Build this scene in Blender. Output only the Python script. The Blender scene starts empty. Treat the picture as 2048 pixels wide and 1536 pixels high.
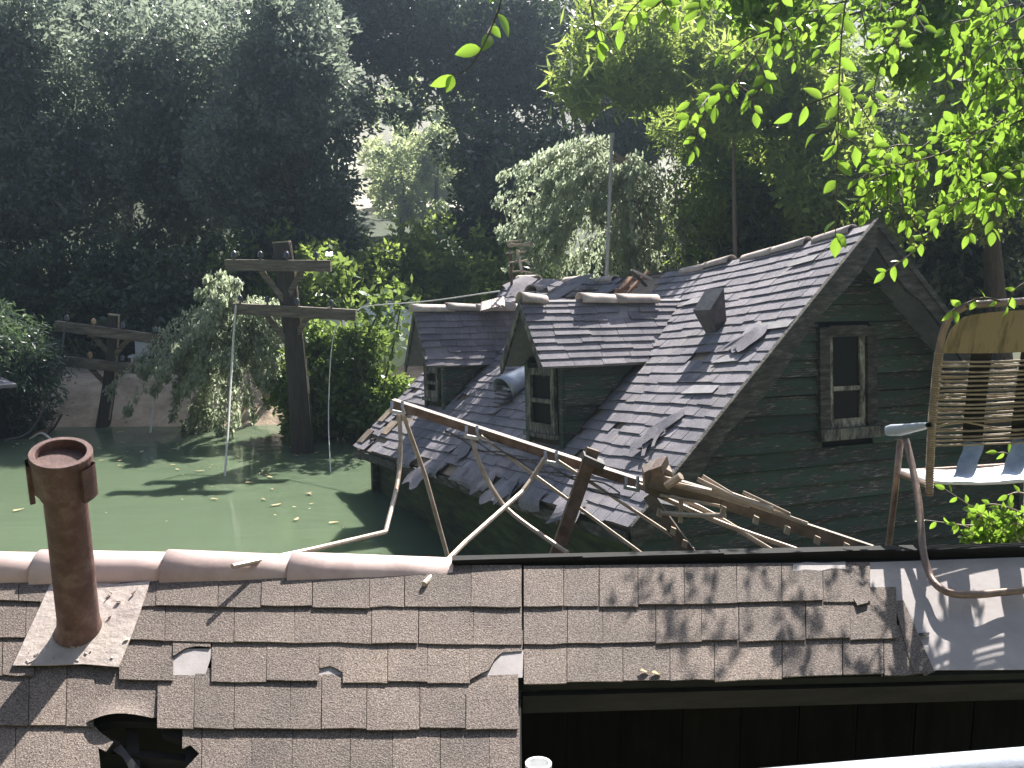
import bpy, math, random
import numpy as np
from mathutils import Vector, Matrix
random.seed(7); rng = np.random.default_rng(11)
SC = bpy.context.scene
COL = SC.collection
R_ = math.radians
# ------------------------------------------------------------------ camera, world, sun, exposure
H = 5.4; F = 2100.0; PITCH = R_(9)
cam = bpy.data.objects.new('camera', bpy.data.cameras.new('camera')); COL.objects.link(cam)
cam.data.sensor_width = 36; cam.data.lens = 36 * F / 2048
cam.data.clip_start = 0.05; cam.data.clip_end = 1500
cam.location = (0, 0, H); cam.rotation_euler = (math.pi / 2 - PITCH, 0, 0)
SC.camera = cam
SUN_EL = R_(48); SUN_AZ = R_(23)          # azimuth from +Y towards +X
SUND = Vector((math.sin(SUN_AZ) * math.cos(SUN_EL), math.cos(SUN_AZ) * math.cos(SUN_EL), math.sin(SUN_EL)))
w = bpy.data.worlds.new('World'); SC.world = w; w.use_nodes = True
wn = w.node_tree.nodes; bg = wn['Background']
sky = wn.new('ShaderNodeTexSky'); sky.sky_type = 'NISHITA'; sky.sun_disc = False
sky.sun_elevation = SUN_EL; sky.sun_rotation = SUN_AZ; sky.dust_density = 2.0
hs_ = wn.new('ShaderNodeHueSaturation'); hs_.inputs['Saturation'].default_value = .85
w.node_tree.links.new(sky.outputs[0], hs_.inputs['Color']); w.node_tree.links.new(hs_.outputs[0], bg.inputs[0]); bg.inputs[1].default_value = 0.05
sl = bpy.data.lights.new('sun', 'SUN'); sl.energy = 5.0; sl.angle = R_(0.45); sl.color = (1.0, 0.95, 0.87)
so = bpy.data.objects.new('sun', sl); COL.objects.link(so)
so.rotation_euler = SUND.to_track_quat('Z', 'Y').to_euler(); so.location = (8, 20, 30)
vs = SC.view_settings; vs.view_transform = 'Standard'; vs.look = 'None'; vs.gamma = 1; vs.exposure = 1.7
vs.use_curve_mapping = False
SC.render.engine = 'CYCLES'
SC.cycles.use_denoising = True
SC.cycles.max_bounces = 8; SC.cycles.transparent_max_bounces = 8; SC.cycles.volume_bounces = 0
SC.cycles.sample_clamp_indirect = 6

# ------------------------------------------------------------------ helpers
CP, SP = math.cos(PITCH), math.sin(PITCH)
def ray(px, py):
    x = (px - 1024) / F; u = (768 - py) / F
    return np.array([x, CP + u * SP, -SP + u * CP])
CAM = np.array([0, 0, H])
def at(px, py, Y):                         # the point seen at px,py that stands Y metres in front
    d = ray(px, py); return CAM + d * (Y / d[1])
def proj(P):
    P = np.asarray(P, float) - CAM
    f = P[..., 1] * CP - P[..., 2] * SP; u = P[..., 1] * SP + P[..., 2] * CP
    return np.stack([1024 + F * P[..., 0] / f, 768 - F * u / f], -1)
def onplane(px, py, p0, n):
    d = ray(px, py); return CAM + d * (np.dot(p0 - CAM, n) / np.dot(d, n))
def onwater(px, py): return onplane(px, py, np.zeros(3), np.array([0, 0, 1.]))
def nrm(v): v = np.asarray(v, float); return v / (np.linalg.norm(v) + 1e-12)
WP = {}
def tag(o, label=None, cat=None, group=None, kind=None):
    if label: o['label'] = label
    if cat: o['category'] = cat
    if group: o['group'] = group
    if kind: o['kind'] = kind
    return o
def thing(name, loc, label, cat, group=None):
    o = bpy.data.objects.new(name, None); COL.objects.link(o)
    loc = np.asarray(loc, float); o.location = loc; WP[o.name] = loc; o.empty_display_size = .2
    return tag(o, label, cat, group)
def link(name, me, mt, parent, origin):
    o = bpy.data.objects.new(name, me); COL.objects.link(o)
    if mt and not me.materials: me.materials.append(mt)
    if parent is not None:
        o.parent = parent; o.location = origin - WP[parent.name]
    else: o.location = origin
    WP[o.name] = np.asarray(origin, float)
    return o
class MB:
    def __init__(s): s.v = []; s.f = []; s.sm = False
    def poly(s, pts):
        n = len(s.v); s.v += [tuple(p) for p in pts]; s.f.append(tuple(range(n, n + len(pts)))); return s
    def hexa(s, p):                         # 8 corners: 0-3 bottom ring, 4-7 top ring
        n = len(s.v); s.v += [tuple(q) for q in p]
        for q in ((3, 2, 1, 0), (4, 5, 6, 7), (0, 1, 5, 4), (1, 2, 6, 5), (2, 3, 7, 6), (3, 0, 4, 7)):
            s.f.append(tuple(n + k for k in q))
        return s
    def box(s, c, ax, ay, az):              # centre and three half-axes
        c, ax, ay, az = (np.asarray(q, float) for q in (c, ax, ay, az))
        return s.hexa([c - ax - ay - az, c + ax - ay - az, c + ax + ay - az, c - ax + ay - az,
                       c - ax - ay + az, c + ax - ay + az, c + ax + ay + az, c - ax + ay + az])
    def bar(s, p0, p1, wd, ht, up=(0, 0, 1)):
        p0, p1 = np.asarray(p0, float), np.asarray(p1, float); d = nrm(p1 - p0)
        sd = nrm(np.cross(d, up)); u = np.cross(sd, d)
        return s.box((p0 + p1) / 2, (p1 - p0) / 2, sd * wd / 2, u * ht / 2)
    def tube(s, pts, r, n=8, cap=True):
        pts = [np.asarray(p, float) for p in pts]; m = len(pts)
        rs = [r] * m if np.isscalar(r) else list(r); base = len(s.v); prev = None
        for i, p in enumerate(pts):
            t = nrm(pts[min(i + 1, m - 1)] - pts[max(i - 1, 0)])
            if prev is None: u = nrm(np.cross(t, [.3, .2, 1] if abs(t[2]) < .9 else [1, .1, .2]))
            else: u = nrm(prev - t * np.dot(prev, t))
            prev = u; b = np.cross(t, u)
            for k in range(n):
                a = 2 * math.pi * k / n; s.v.append(tuple(p + rs[i] * (math.cos(a) * u + math.sin(a) * b)))
        for i in range(m - 1):
            for k in range(n):
                k2 = (k + 1) % n
                s.f.append((base + i * n + k, base + i * n + k2, base + (i + 1) * n + k2, base + (i + 1) * n + k))
        if cap:
            s.f.append(tuple(base + k for k in reversed(range(n)))); s.f.append(tuple(base + (m - 1) * n + k for k in range(n)))
        return s
    def prism(s, pts, off):                 # an outline pushed along off
        n = len(pts); b = len(s.v); off = np.asarray(off, float)
        s.v += [tuple(p) for p in pts] + [tuple(np.asarray(p) + off) for p in pts]
        s.f.append(tuple(b + k for k in reversed(range(n)))); s.f.append(tuple(b + n + k for k in range(n)))
        for k in range(n):
            k2 = (k + 1) % n; s.f.append((b + k, b + k2, b + n + k2, b + n + k))
        return s
    def barrel(s, p0, p1, up, r0, r1, th=.015, span=180, n=12):   # half-round tile
        p0, p1, up = (np.asarray(q, float) for q in (p0, p1, up)); d = nrm(p1 - p0); sd = nrm(np.cross(d, up)); up = np.cross(sd, d)
        b = len(s.v); m = 4
        for j in range(m + 1):
            t = j / m; c = p0 * (1 - t) + p1 * t; r = r0 * (1 - t) + r1 * t
            for rr in (r, r - th):
                for k in range(n + 1):
                    a = R_(90 - span / 2 + span * k / n); s.v.append(tuple(c + rr * (math.cos(a) * sd + math.sin(a) * up)))
        W = 2 * (n + 1)
        for j in range(m):
            for k in range(n):
                o = b + j * W + k; s.f.append((o, o + 1, o + W + 1, o + W))
                o2 = o + n + 1; s.f.append((o2, o2 + W, o2 + W + 1, o2 + 1))
            for k in (0, n):
                o = b + j * W + k; s.f.append((o, o + W, o + W + n + 1, o + n + 1) if k == 0 else (o, o + n + 1, o + W + n + 1, o + W))
        for j in (0, m):
            for k in range(n):
                o = b + j * W + k; q = (o, o + n + 1, o + n + 2, o + 1); s.f.append(q if j == 0 else q[::-1])
        return s
    def grid(s, fn, nu, nv):
        b = len(s.v)
        for i in range(nu + 1):
            for j in range(nv + 1): s.v.append(tuple(fn(i / nu, j / nv)))
        for i in range(nu):
            for j in range(nv):
                o = b + i * (nv + 1) + j; s.f.append((o, o + nv + 1, o + nv + 2, o + 1))
        return s
    def build(s, name, mt, parent=None, origin=None, smooth=False, label=None, kind=None, cat=None, group=None):
        v = np.array(s.v, float)
        if origin is None:
            origin = (v.min(0) + v.max(0)) / 2
            if parent is None: origin[2] = v[:, 2].min()
        origin = np.asarray(origin, float)
        me = bpy.data.meshes.new(name); me.from_pydata((v - origin).tolist(), [], s.f); me.update()
        if smooth: me.polygons.foreach_set('use_smooth', [True] * len(me.polygons))
        return tag(link(name, me, mt, parent, origin), label, cat, group, kind)
def fastmesh(name, v, quads, mt, parent=None, origin=None, **k):
    v = np.asarray(v, np.float32)
    if origin is None: origin = (v.min(0) + v.max(0)) / 2
    origin = np.asarray(origin, float); v = v - origin.astype(np.float32)
    me = bpy.data.meshes.new(name); nq = len(quads)
    me.vertices.add(len(v)); me.vertices.foreach_set('co', v.astype(np.float32).ravel())
    me.loops.add(nq * 4); me.loops.foreach_set('vertex_index', np.asarray(quads, np.int32).ravel())
    me.polygons.add(nq); me.polygons.foreach_set('loop_start', np.arange(0, nq * 4, 4, dtype=np.int32))
    me.update(calc_edges=True)
    return tag(link(name, me, mt, parent, origin), **k)
def curve(pts, n=8):                        # Catmull-Rom through the points
    P = [np.asarray(p, float) for p in pts]; P = [2 * P[0] - P[1]] + P + [2 * P[-1] - P[-2]]; out = []
    for i in range(1, len(P) - 2):
        for k in range(n):
            t = k / n; a, b, c, d = P[i - 1:i + 3]
            out.append(.5 * ((2 * b) + (c - a) * t + (2 * a - 5 * b + 4 * c - d) * t * t + (3 * b - a - 3 * c + d) * t ** 3))
    out.append(P[-2]); return out

# ------------------------------------------------------------------ materials
def new_mat(name):
    m = bpy.data.materials.new(name); m.use_nodes = True; nt = m.node_tree
    return m, nt, nt.nodes['Principled BSDF'], nt.nodes['Material Output']
def N(nt, t, **k):
    n = nt.nodes.new(t)
    for a, b in k.items():
        if a in n.inputs: n.inputs[a].default_value = b
        else: setattr(n, a, b)
    return n
def ramp(nt, fac, stops):
    r = nt.nodes.new('ShaderNodeValToRGB'); e = r.color_ramp.elements
    while len(e) < len(stops): e.new(.5)
    for q, (p, c) in zip(e, stops): q.position = p; q.color = (*c, 1) if len(c) == 3 else c
    nt.links.new(fac, r.inputs[0]); return r.outputs[0]
def noise(nt, scale, detail=4, vec=None, rough=.6, dist=0):
    n = N(nt, 'ShaderNodeTexNoise'); n.inputs['Scale'].default_value = scale; n.inputs['Detail'].default_value = detail
    n.inputs['Roughness'].default_value = rough; n.inputs['Distortion'].default_value = dist
    if vec is not None: nt.links.new(vec, n.inputs['Vector'])
    return n.outputs[0]
def coords(nt, scale=(1, 1, 1), world=False):
    m = N(nt, 'ShaderNodeMapping'); m.inputs['Scale'].default_value = scale
    if world: src = N(nt, 'ShaderNodeNewGeometry').outputs['Position']
    else: src = N(nt, 'ShaderNodeTexCoord').outputs['Object']
    nt.links.new(src, m.inputs['Vector']); return m.outputs[0]
def mix(nt, fac, a, b, mode='MIX'):
    m = N(nt, 'ShaderNodeMix', data_type='RGBA', blend_type=mode)
    for s, q in ((0, fac), (6, a), (7, b)):
        if hasattr(q, 'is_output'): nt.links.new(q, m.inputs[s])
        else: m.inputs[s].default_value = q if s == 0 else (*q, 1)
    return m.outputs[2]
def rnd(nt):                                # one random number for each object and each loose piece
    a = N(nt, 'ShaderNodeObjectInfo').outputs['Random']; b = N(nt, 'ShaderNodeNewGeometry').outputs['Random Per Island']
    m = N(nt, 'ShaderNodeMath', operation='ADD'); nt.links.new(a, m.inputs[0]); nt.links.new(b, m.inputs[1])
    f = N(nt, 'ShaderNodeMath', operation='FRACT'); nt.links.new(m.outputs[0], f.inputs[0]); return f.outputs[0]
def bump(nt, bs, h, st, dist=.01):
    b = N(nt, 'ShaderNodeBump'); b.inputs['Strength'].default_value = st; b.inputs['Distance'].default_value = dist
    nt.links.new(h, b.inputs['Height']); nt.links.new(b.outputs[0], bs.inputs['Normal'])
def simple(name, c1, c2, scale=5, rough=.7, metal=0, stretch=(1, 1, 1), bst=.3, bdist=.004, var=.25, spec=.4, third=None, world=True):
    m, nt, bs, out = new_mat(name); v = coords(nt, stretch, world)
    n = noise(nt, scale, 6, v, .65)
    st = [(.3, c1), (.7, c2)] if third is None else [(.3, c1), (.52, c2), (.7, third)]
    c = ramp(nt, n, st)
    if var:
        r = rnd(nt); g = ramp(nt, r, [(0, (1 - var,) * 3), (1, (1 + var * .6,) * 3)]); c = mix(nt, 1.0, c, g, 'MULTIPLY')
    nt.links.new(c, bs.inputs['Base Color']); bs.inputs['Roughness'].default_value = rough
    bs.inputs['Metallic'].default_value = metal; bs.inputs['Specular IOR Level'].default_value = spec
    bump(nt, bs, noise(nt, scale * 4, 4, v), bst, bdist)
    return m
def shingle_mat(name, c1, c2, grain, streak=None, var=.35):
    m, nt, bs, out = new_mat(name); v = coords(nt, world=True)
    sp = noise(nt, grain, 2, v, .8)
    c = ramp(nt, sp, [(.3, tuple(.4 * q for q in c1)), (.47, c1), (.62, c2), (.76, tuple(1.3 * q for q in c2))])
    big = noise(nt, 2.3, 5, v, .6)
    c = mix(nt, 1.0, c, ramp(nt, big, [(.3, (.72, .72, .74)), (.7, (1.25, 1.2, 1.15))]), 'MULTIPLY')
    r = rnd(nt); c = mix(nt, 1.0, c, ramp(nt, r, [(0, (1 - var, 1 - var, 1 - var * .9)), (1, (1 + var, 1 + var * .9, 1 + var * .8))]), 'MULTIPLY')
    if streak:                              # pale streaks that run down the slope
        sv = coords(nt, streak, True); st = noise(nt, 1.0, 4, sv, .55)
        c = mix(nt, ramp(nt, st, [(.55, (0, 0, 0)), (.72, (.55, .55, .55))]), c, (.3, .27, .25))
    nt.links.new(c, bs.inputs['Base Color']); bs.inputs['Roughness'].default_value = .85; bs.inputs['Specular IOR Level'].default_value = .35
    bump(nt, bs, sp, .7, .006)
    return m
def leaf_mat(name, c1, c2, trans=.35, tcol=None, rough=.45, spec=.5):
    m, nt, bs, out = new_mat(name)
    r = rnd(nt); c = ramp(nt, r, [(0, c1), (1, c2)])
    nt.links.new(c, bs.inputs['Base Color']); bs.inputs['Roughness'].default_value = rough; bs.inputs['Specular IOR Level'].default_value = spec
    t = N(nt, 'ShaderNodeBsdfTranslucent'); tc = tcol or tuple(q * k for q, k in zip(c2, (1.5, 1.6, .7)))
    nt.links.new(mix(nt, .65, c, tc), t.inputs[0])
    x = N(nt, 'ShaderNodeMixShader'); x.inputs[0].default_value = trans
    nt.links.new(bs.outputs[0], x.inputs[1]); nt.links.new(t.outputs[0], x.inputs[2]); nt.links.new(x.outputs[0], out.inputs[0])
    return m
M = {}
M['near_shingle'] = shingle_mat('near_shingle', (.128, .105, .093), (.24, .203, .184), 190, var=.12)
M['far_shingle'] = shingle_mat('far_shingle', (.17, .163, .19), (.27, .26, .30), 120, streak=(3, 3, .4), var=.16)
M['felt'] = simple('felt', (.30, .27, .27), (.38, .345, .345), 9, .75, bst=.2, var=.05)
M['bare'] = simple('bare', (.22, .21, .225), (.32, .305, .32), 9, .8, bst=.2)
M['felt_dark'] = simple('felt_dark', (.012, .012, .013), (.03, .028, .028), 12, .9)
M['clay'] = simple('clay', (.40, .29, .27), (.56, .42, .39), 5, .6, bst=.25, var=.12, spec=.5, third=(.5, .40, .38))
M['clay_pale'] = simple('clay_pale', (.36, .30, .27), (.6, .5, .45), 5, .7, bst=.25, var=.25)
M['rust'] = simple('rust', (.05, .024, .02), (.11, .055, .046), 16, .6, bst=.4, var=0, spec=.5, third=(.17, .11, .095))
M['flash'] = simple('flash', (.30, .25, .23), (.40, .34, .31), 7, .6, bst=.5, var=0, third=(.23, .19, .17), bdist=.012)
M['wood_dark'] = simple('wood_dark', (.02, .017, .015), (.05, .042, .036), 4, .85, stretch=(1, 1, 6), bst=.5, var=.2)
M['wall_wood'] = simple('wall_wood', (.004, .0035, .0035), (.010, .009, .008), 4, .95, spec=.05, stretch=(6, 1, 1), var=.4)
M['pole'] = simple('pole', (.028, .023, .02), (.075, .06, .05), 5, .85, stretch=(3, 3, .3), bst=.6, bdist=.02, var=.15)
M['arm_wood'] = simple('arm_wood', (.05, .04, .034), (.14, .115, .095), 6, .8, stretch=(.4, .4, 3), bst=.5, bdist=.01, var=.15, third=(.24, .2, .17))
M['pole_end'] = simple('pole_end', (.35, .28, .2), (.5, .42, .32), 8, .85)
M['wood_grey'] = simple('wood_grey', (.025, .022, .02), (.075, .068, .06), 7, .9, stretch=(.6, .6, 2.6), bst=.9, bdist=.03, var=.3, third=(.17, .155, .14))
M['wood_raw'] = simple('wood_raw', (.20, .10, .06), (.36, .22, .14), 9, .8, var=.3)
M['sheath'] = simple('sheath', (.17, .13, .10), (.30, .235, .18), 7, .85, var=.4)
M['steel'] = simple('steel', (.30, .32, .36), (.42, .44, .48), 12, .42, metal=.6, bst=.1, var=.1)
M['steel_dark'] = simple('steel_dark', (.05, .05, .055), (.13, .12, .12), 10, .5, metal=.3)
M['boom'] = simple('boom', (.07, .045, .035), (.15, .10, .08), 20, .5, metal=.1, var=.1, third=(.2, .15, .13))
M['boom_pale'] = simple('boom_pale', (.11, .085, .07), (.2, .16, .13), 20, .5, metal=.1, var=.1)
M['rod'] = simple('rod', (.30, .22, .16), (.48, .40, .33), 14, .4, metal=.15, var=.1)
M['rope'] = simple('rope', (.55, .53, .5), (.75, .73, .7), 20, .7)
M['wire'] = simple('wire', (.07, .07, .075), (.16, .16, .17), 20, .6)
M['insul'] = simple('insul', (.03, .035, .04), (.07, .07, .08), 6, .15, spec=.7)
M['insul_amber'] = simple('insul_amber', (.35, .2, .08), (.5, .32, .16), 6, .2, spec=.7)
M['glass'] = simple('glass', (.006, .007, .007), (.014, .015, .014), 3, .3, spec=.08, bst=0)
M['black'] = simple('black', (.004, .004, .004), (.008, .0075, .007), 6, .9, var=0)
M['white'] = simple('white', (.66, .67, .68), (.78, .78, .78), 4, .5, bst=.1)
M['tube'] = simple('tube', (.16, .11, .09), (.3, .22, .18), 25, .35, metal=.4, bst=.15)
M['cord'] = simple('cord', (.2, .15, .10), (.34, .27, .19), 25, .4, var=.2)
M['vinyl_white'] = simple('vinyl_white', (.72, .72, .72), (.82, .82, .8), 20, .35, var=.05)
M['vinyl_blue'] = simple('vinyl_blue', (.12, .18, .40), (.20, .28, .52), 14, .5, var=.05, bst=.4, third=(.3, .37, .58))
M['vinyl_tan'] = simple('vinyl_tan', (.07, .045, .02), (.25, .18, .10), 9, .5, var=0, third=(.24, .175, .11), stretch=(3, 1, .6))
M['arm'] = simple('arm', (.30, .33, .39), (.38, .41, .46), 14, .45, var=0)
M['bark'] = simple('bark', (.045, .038, .03), (.12, .10, .08), 6, .9, stretch=(3, 3, .5), bst=.8, bdist=.03)
M['bark_pale'] = simple('bark_pale', (.20, .16, .13), (.32, .27, .23), 6, .85, stretch=(3, 3, .6), bst=.5, bdist=.02)
M['twig'] = simple('twig', (.06, .05, .035), (.14, .11, .08), 30, .8)
M['twig_pale'] = simple('twig_pale', (.36, .27, .22), (.5, .4, .33), 30, .7)
M['lf_grey'] = leaf_mat('lf_grey', (.062, .092, .08), (.14, .17, .145), .5, (.36, .42, .3), rough=.3, spec=1.)
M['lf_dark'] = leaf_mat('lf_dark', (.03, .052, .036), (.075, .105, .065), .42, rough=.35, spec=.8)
M['lf_blue'] = leaf_mat('lf_blue', (.045, .075, .06), (.09, .13, .095), .4, rough=.35, spec=.8)
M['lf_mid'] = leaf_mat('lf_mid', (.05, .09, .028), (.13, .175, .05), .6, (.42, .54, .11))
M['lf_bamboo'] = leaf_mat('lf_bamboo', (.07, .12, .03), (.15, .2, .06), .6, (.5, .62, .13))
M['lf_silver'] = leaf_mat('lf_silver', (.19, .215, .15), (.36, .39, .3), .6, (.52, .6, .4), rough=.35, spec=.9)
M['lf_bush'] = leaf_mat('lf_bush', (.06, .11, .03), (.14, .21, .07), .45, (.34, .46, .1), rough=.25, spec=1.)
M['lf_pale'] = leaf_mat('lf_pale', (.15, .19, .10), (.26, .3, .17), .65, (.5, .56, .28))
M['lf_front'] = leaf_mat('lf_front', (.03, .075, .014), (.13, .185, .035), .6, (.30, .50, .05), rough=.3, spec=.5)
M['litter'] = simple('litter', (.3, .22, .1), (.5, .4, .22), 40, .6, var=.5)
def siding_mat():
    m, nt, bs, out = new_mat('siding'); v = coords(nt, (.9, .9, 7), True); v2 = coords(nt, (1.5, 1.5, 20), True)
    n = noise(nt, 1.5, 7, v, .7, .4); g = noise(nt, 4, 6, v2, .7)
    wood = ramp(nt, g, [(.3, (.012, .011, .010)), (.55, (.08, .073, .065)), (.66, (.38, .35, .32))])
    paint = mix(nt, noise(nt, 2, 3, v), (.025, .046, .034), (.065, .10, .076))
    c = mix(nt, ramp(nt, n, [(.46, (0, 0, 0)), (.51, (1, 1, 1))]), wood, paint)
    c = mix(nt, 1.0, c, ramp(nt, rnd(nt), [(0, (.6, .6, .6)), (1, (1.2, 1.2, 1.2))]), 'MULTIPLY')
    nt.links.new(c, bs.inputs['Base Color']); bs.inputs['Roughness'].default_value = .85
    bump(nt, bs, g, .8, .012); return m
M['siding'] = siding_mat()
def trim_mat(nm='trim', k=1.0):
    m, nt, bs, out = new_mat(nm); v = coords(nt, (5, 5, 1.5), True)
    n = noise(nt, 2, 7, v, .75)
    c = ramp(nt, n, [(.36, (.02, .018, .015)), (.48, (.08 * k, .07 * k, .06 * k)), (.57, (.18 * k, .168 * k, .145 * k)), (.72, (.28 * k, .27 * k, .24 * k))])
    nt.links.new(c, bs.inputs['Base Color']); bs.inputs['Roughness'].default_value = .85
    bump(nt, bs, n, .7, .01); return m
M['trim'] = trim_mat(); M['sash'] = trim_mat('sash', 2.0)
def algae_mat():
    m, nt, bs, out = new_mat('algae'); v = coords(nt, (1, 1, 5), True); n = noise(nt, 1.4, 6, v, .7)
    c = ramp(nt, n, [(.35, (.012, .016, .008)), (.6, (.045, .065, .02)), (.75, (.08, .11, .03))])
    nt.links.new(c, bs.inputs['Base Color']); bs.inputs['Roughness'].default_value = .8; bump(nt, bs, n, .5, .02); return m
M['algae'] = algae_mat()
def water_mat():
    m, nt, bs, out = new_mat('water'); v = coords(nt, (1, 2.2, 1), True)
    big = noise(nt, .35, 3, v)
    c = mix(nt, big, (.082, .113, .072), (.11, .146, .092))
    nt.links.new(c, bs.inputs['Base Color']); bs.inputs['Subsurface Weight'].default_value = .85; bs.inputs['Subsurface Radius'].default_value = (.8, 1, .8); bs.inputs['Subsurface Scale'].default_value = .7
    bs.inputs['Roughness'].default_value = .02; bs.inputs['IOR'].default_value = 1.33
    a = noise(nt, 1.6, 3, v, .5); b = noise(nt, 9, 2, v, .5)
    s = N(nt, 'ShaderNodeMath', operation='MULTIPLY_ADD'); s.inputs[1].default_value = .12
    nt.links.new(b, s.inputs[0]); nt.links.new(a, s.inputs[2])
    bump(nt, bs, s.outputs[0], .09, .12); return m
M['water'] = water_mat()
def ground_mat():
    m, nt, bs, out = new_mat('ground'); v = coords(nt, world=True)
    n = noise(nt, 1.2, 8, v, .7); f = noise(nt, 9, 5, v, .7)
    sand = ramp(nt, n, [(.3, (.19, .135, .095)), (.55, (.42, .33, .25)), (.75, (.52, .42, .33))])
    veg = ramp(nt, f, [(.35, (.022, .03, .014)), (.7, (.055, .07, .028))])
    sep = N(nt, 'ShaderNodeSeparateXYZ'); nt.links.new(N(nt, 'ShaderNodeNewGeometry').outputs['Position'], sep.inputs[0])
    mr = N(nt, 'ShaderNodeMapRange'); mr.inputs[1].default_value = 1.15; mr.inputs[2].default_value = 1.9; nt.links.new(sep.outputs[2], mr.inputs[0])
    c = mix(nt, mr.outputs[0], sand, veg)
    dry = ramp(nt, noise(nt, .12, 6, v, .65), [(.35, (.2, .2, .14)), (.5, (.32, .31, .24)), (.7, (.42, .40, .33))])
    mf = N(nt, 'ShaderNodeMapRange'); mf.inputs[1].default_value = 88; mf.inputs[2].default_value = 100; nt.links.new(sep.outputs[1], mf.inputs[0])
    c = mix(nt, mf.outputs[0], c, dry)
    nt.links.new(c, bs.inputs['Base Color']); bs.inputs['Roughness'].default_value = .95; bump(nt, bs, f, .6, .05); return m
M['ground'] = ground_mat()

# ------------------------------------------------------------------ ground, water, haze
def sstep(t): t = np.clip(t, 0, 1); return t * t * (3 - 2 * t)
def terr(x, y):
    ys = np.interp(x, [-60, -9, 0, 4, 8, 12, 20, 60], [26.2, 27, 27.2, 26.4, 21, 15, 8, 5])
    d = y - ys
    z = np.where(d < 0, np.maximum(-1.6, d * .45), np.where(d < 1.7, d * .56, .95 + (d - 1.7) * .075))
    q = x / np.maximum(y, 20); gap = np.maximum(sstep((-.14 - q) / .09), .5 * sstep((q - .16) / .12))
    z = z + gap * 15 * sstep((y - 40) / 45) + 46 * sstep((y - 100) / 110)
    z = z + 26 * sstep((-5 - y) / 22)          # unseen slope added behind the camera to block sky light
    z = z + np.where(d > 0, .12 * np.sin(x * 1.3 + y * .7) * np.sin(y * 1.1 - x * .5), 0)
    return z
xs = np.unique(np.concatenate([np.linspace(-190, -20, 35), np.linspace(-20, 20, 90), np.linspace(20, 190, 35)]))
ys = np.unique(np.concatenate([np.linspace(-40, 12, 20), np.linspace(12, 36, 90), np.linspace(36, 60, 24), np.linspace(60, 290, 50)]))
X, Y = np.meshgrid(xs, ys, indexing='ij'); Z = terr(X, Y)
nx, ny = len(xs), len(ys); idx = np.arange(nx * ny).reshape(nx, ny)
q = np.stack([idx[:-1, :-1], idx[1:, :-1], idx[1:, 1:], idx[:-1, 1:]], -1).reshape(-1, 4)
g = fastmesh('ground', np.stack([X, Y, Z], -1).reshape(-1, 3), q, M['ground'], origin=(0, 0, 0), kind='structure')
g.data.polygons.foreach_set('use_smooth', [True] * len(g.data.polygons))
MB().grid(lambda a, b: (-70 + 140 * a, -30 + 66 * b, 0), 2, 2).build('water', M['water'], kind='structure')
def haze():
    m = bpy.data.materials.new('haze'); m.use_nodes = True; nt = m.node_tree; nt.nodes.remove(nt.nodes['Principled BSDF'])
    v = N(nt, 'ShaderNodeVolumePrincipled'); v.inputs['Color'].default_value = (.6, .77, 1, 1)
    v.inputs['Density'].default_value = HAZE; v.inputs['Anisotropy'].default_value = .8
    nt.links.new(v.outputs[0], nt.nodes['Material Output'].inputs['Volume'])
    b = MB().box((0, 125, 33), (200, 0, 0), (0, 180, 0), (0, 0, 37)).build('haze', m, kind='stuff')
HAZE = 0.0015
haze()

# ------------------------------------------------------------------ near roof
NP_ = R_(28); NC, NS = math.cos(NP_), math.sin(NP_)
ZR = H - 3.4 * math.tan(R_(9) + math.atan((1128 - 768) / F))
NN = np.array([0, -NS, NC])
def bend(u): return .062 * max(u, 0) + .03 * max(-u, 0)
def NR(u, v, h=0.): return np.array([u, 3.4 + bend(u) - v * NC, ZR - v * NS]) + NN * h
def uv(px, py):
    d = ray(px, py); u = 0
    for _ in range(6):
        k = NC / NS; t = (3.4 + bend(u) - k * (ZR - H)) / (d[1] - k * d[2]); u = t * d[0]
    return u, (ZR - H - t * d[2]) / NS
near = thing('house', NR(0, 1.2, -2), 'foreground house roof of brown shingles with pink clay ridge tiles', 'house')
def NU(pts, h=0.): return [NR(*uv(*p), h) for p in pts]
# deck with the hole left open at the bottom, roof body, walls in shade below the right eave
yb = 1760
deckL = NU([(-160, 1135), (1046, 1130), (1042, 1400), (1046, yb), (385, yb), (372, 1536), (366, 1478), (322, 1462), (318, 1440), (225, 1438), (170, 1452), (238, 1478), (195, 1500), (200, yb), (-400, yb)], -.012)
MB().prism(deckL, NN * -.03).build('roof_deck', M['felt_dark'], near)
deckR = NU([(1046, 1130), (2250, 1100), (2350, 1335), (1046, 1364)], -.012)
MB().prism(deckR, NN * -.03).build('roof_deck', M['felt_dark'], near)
e0, e1_ = NU([(1046, 1372)], -.05)[0], NU([(2350, 1338)], -.05)[0]
MB().prism([e0, e1_, e1_ + [0, 0, -.055], e0 + [0, 0, -.055]], (0, .03, 0)).build('fascia', M['wood_dark'], near)
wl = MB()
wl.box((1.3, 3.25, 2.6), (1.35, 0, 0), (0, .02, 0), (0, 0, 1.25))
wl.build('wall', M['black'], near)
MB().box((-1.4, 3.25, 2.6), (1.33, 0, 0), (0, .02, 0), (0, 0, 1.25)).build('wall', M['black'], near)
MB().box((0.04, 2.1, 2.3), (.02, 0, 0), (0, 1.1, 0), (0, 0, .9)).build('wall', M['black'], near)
MB().box((0, 2.2, 1.3), (2.7, 0, 0), (0, 1.4, 0), (0, 0, .03)).build('floor', M['black'], near)
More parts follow.
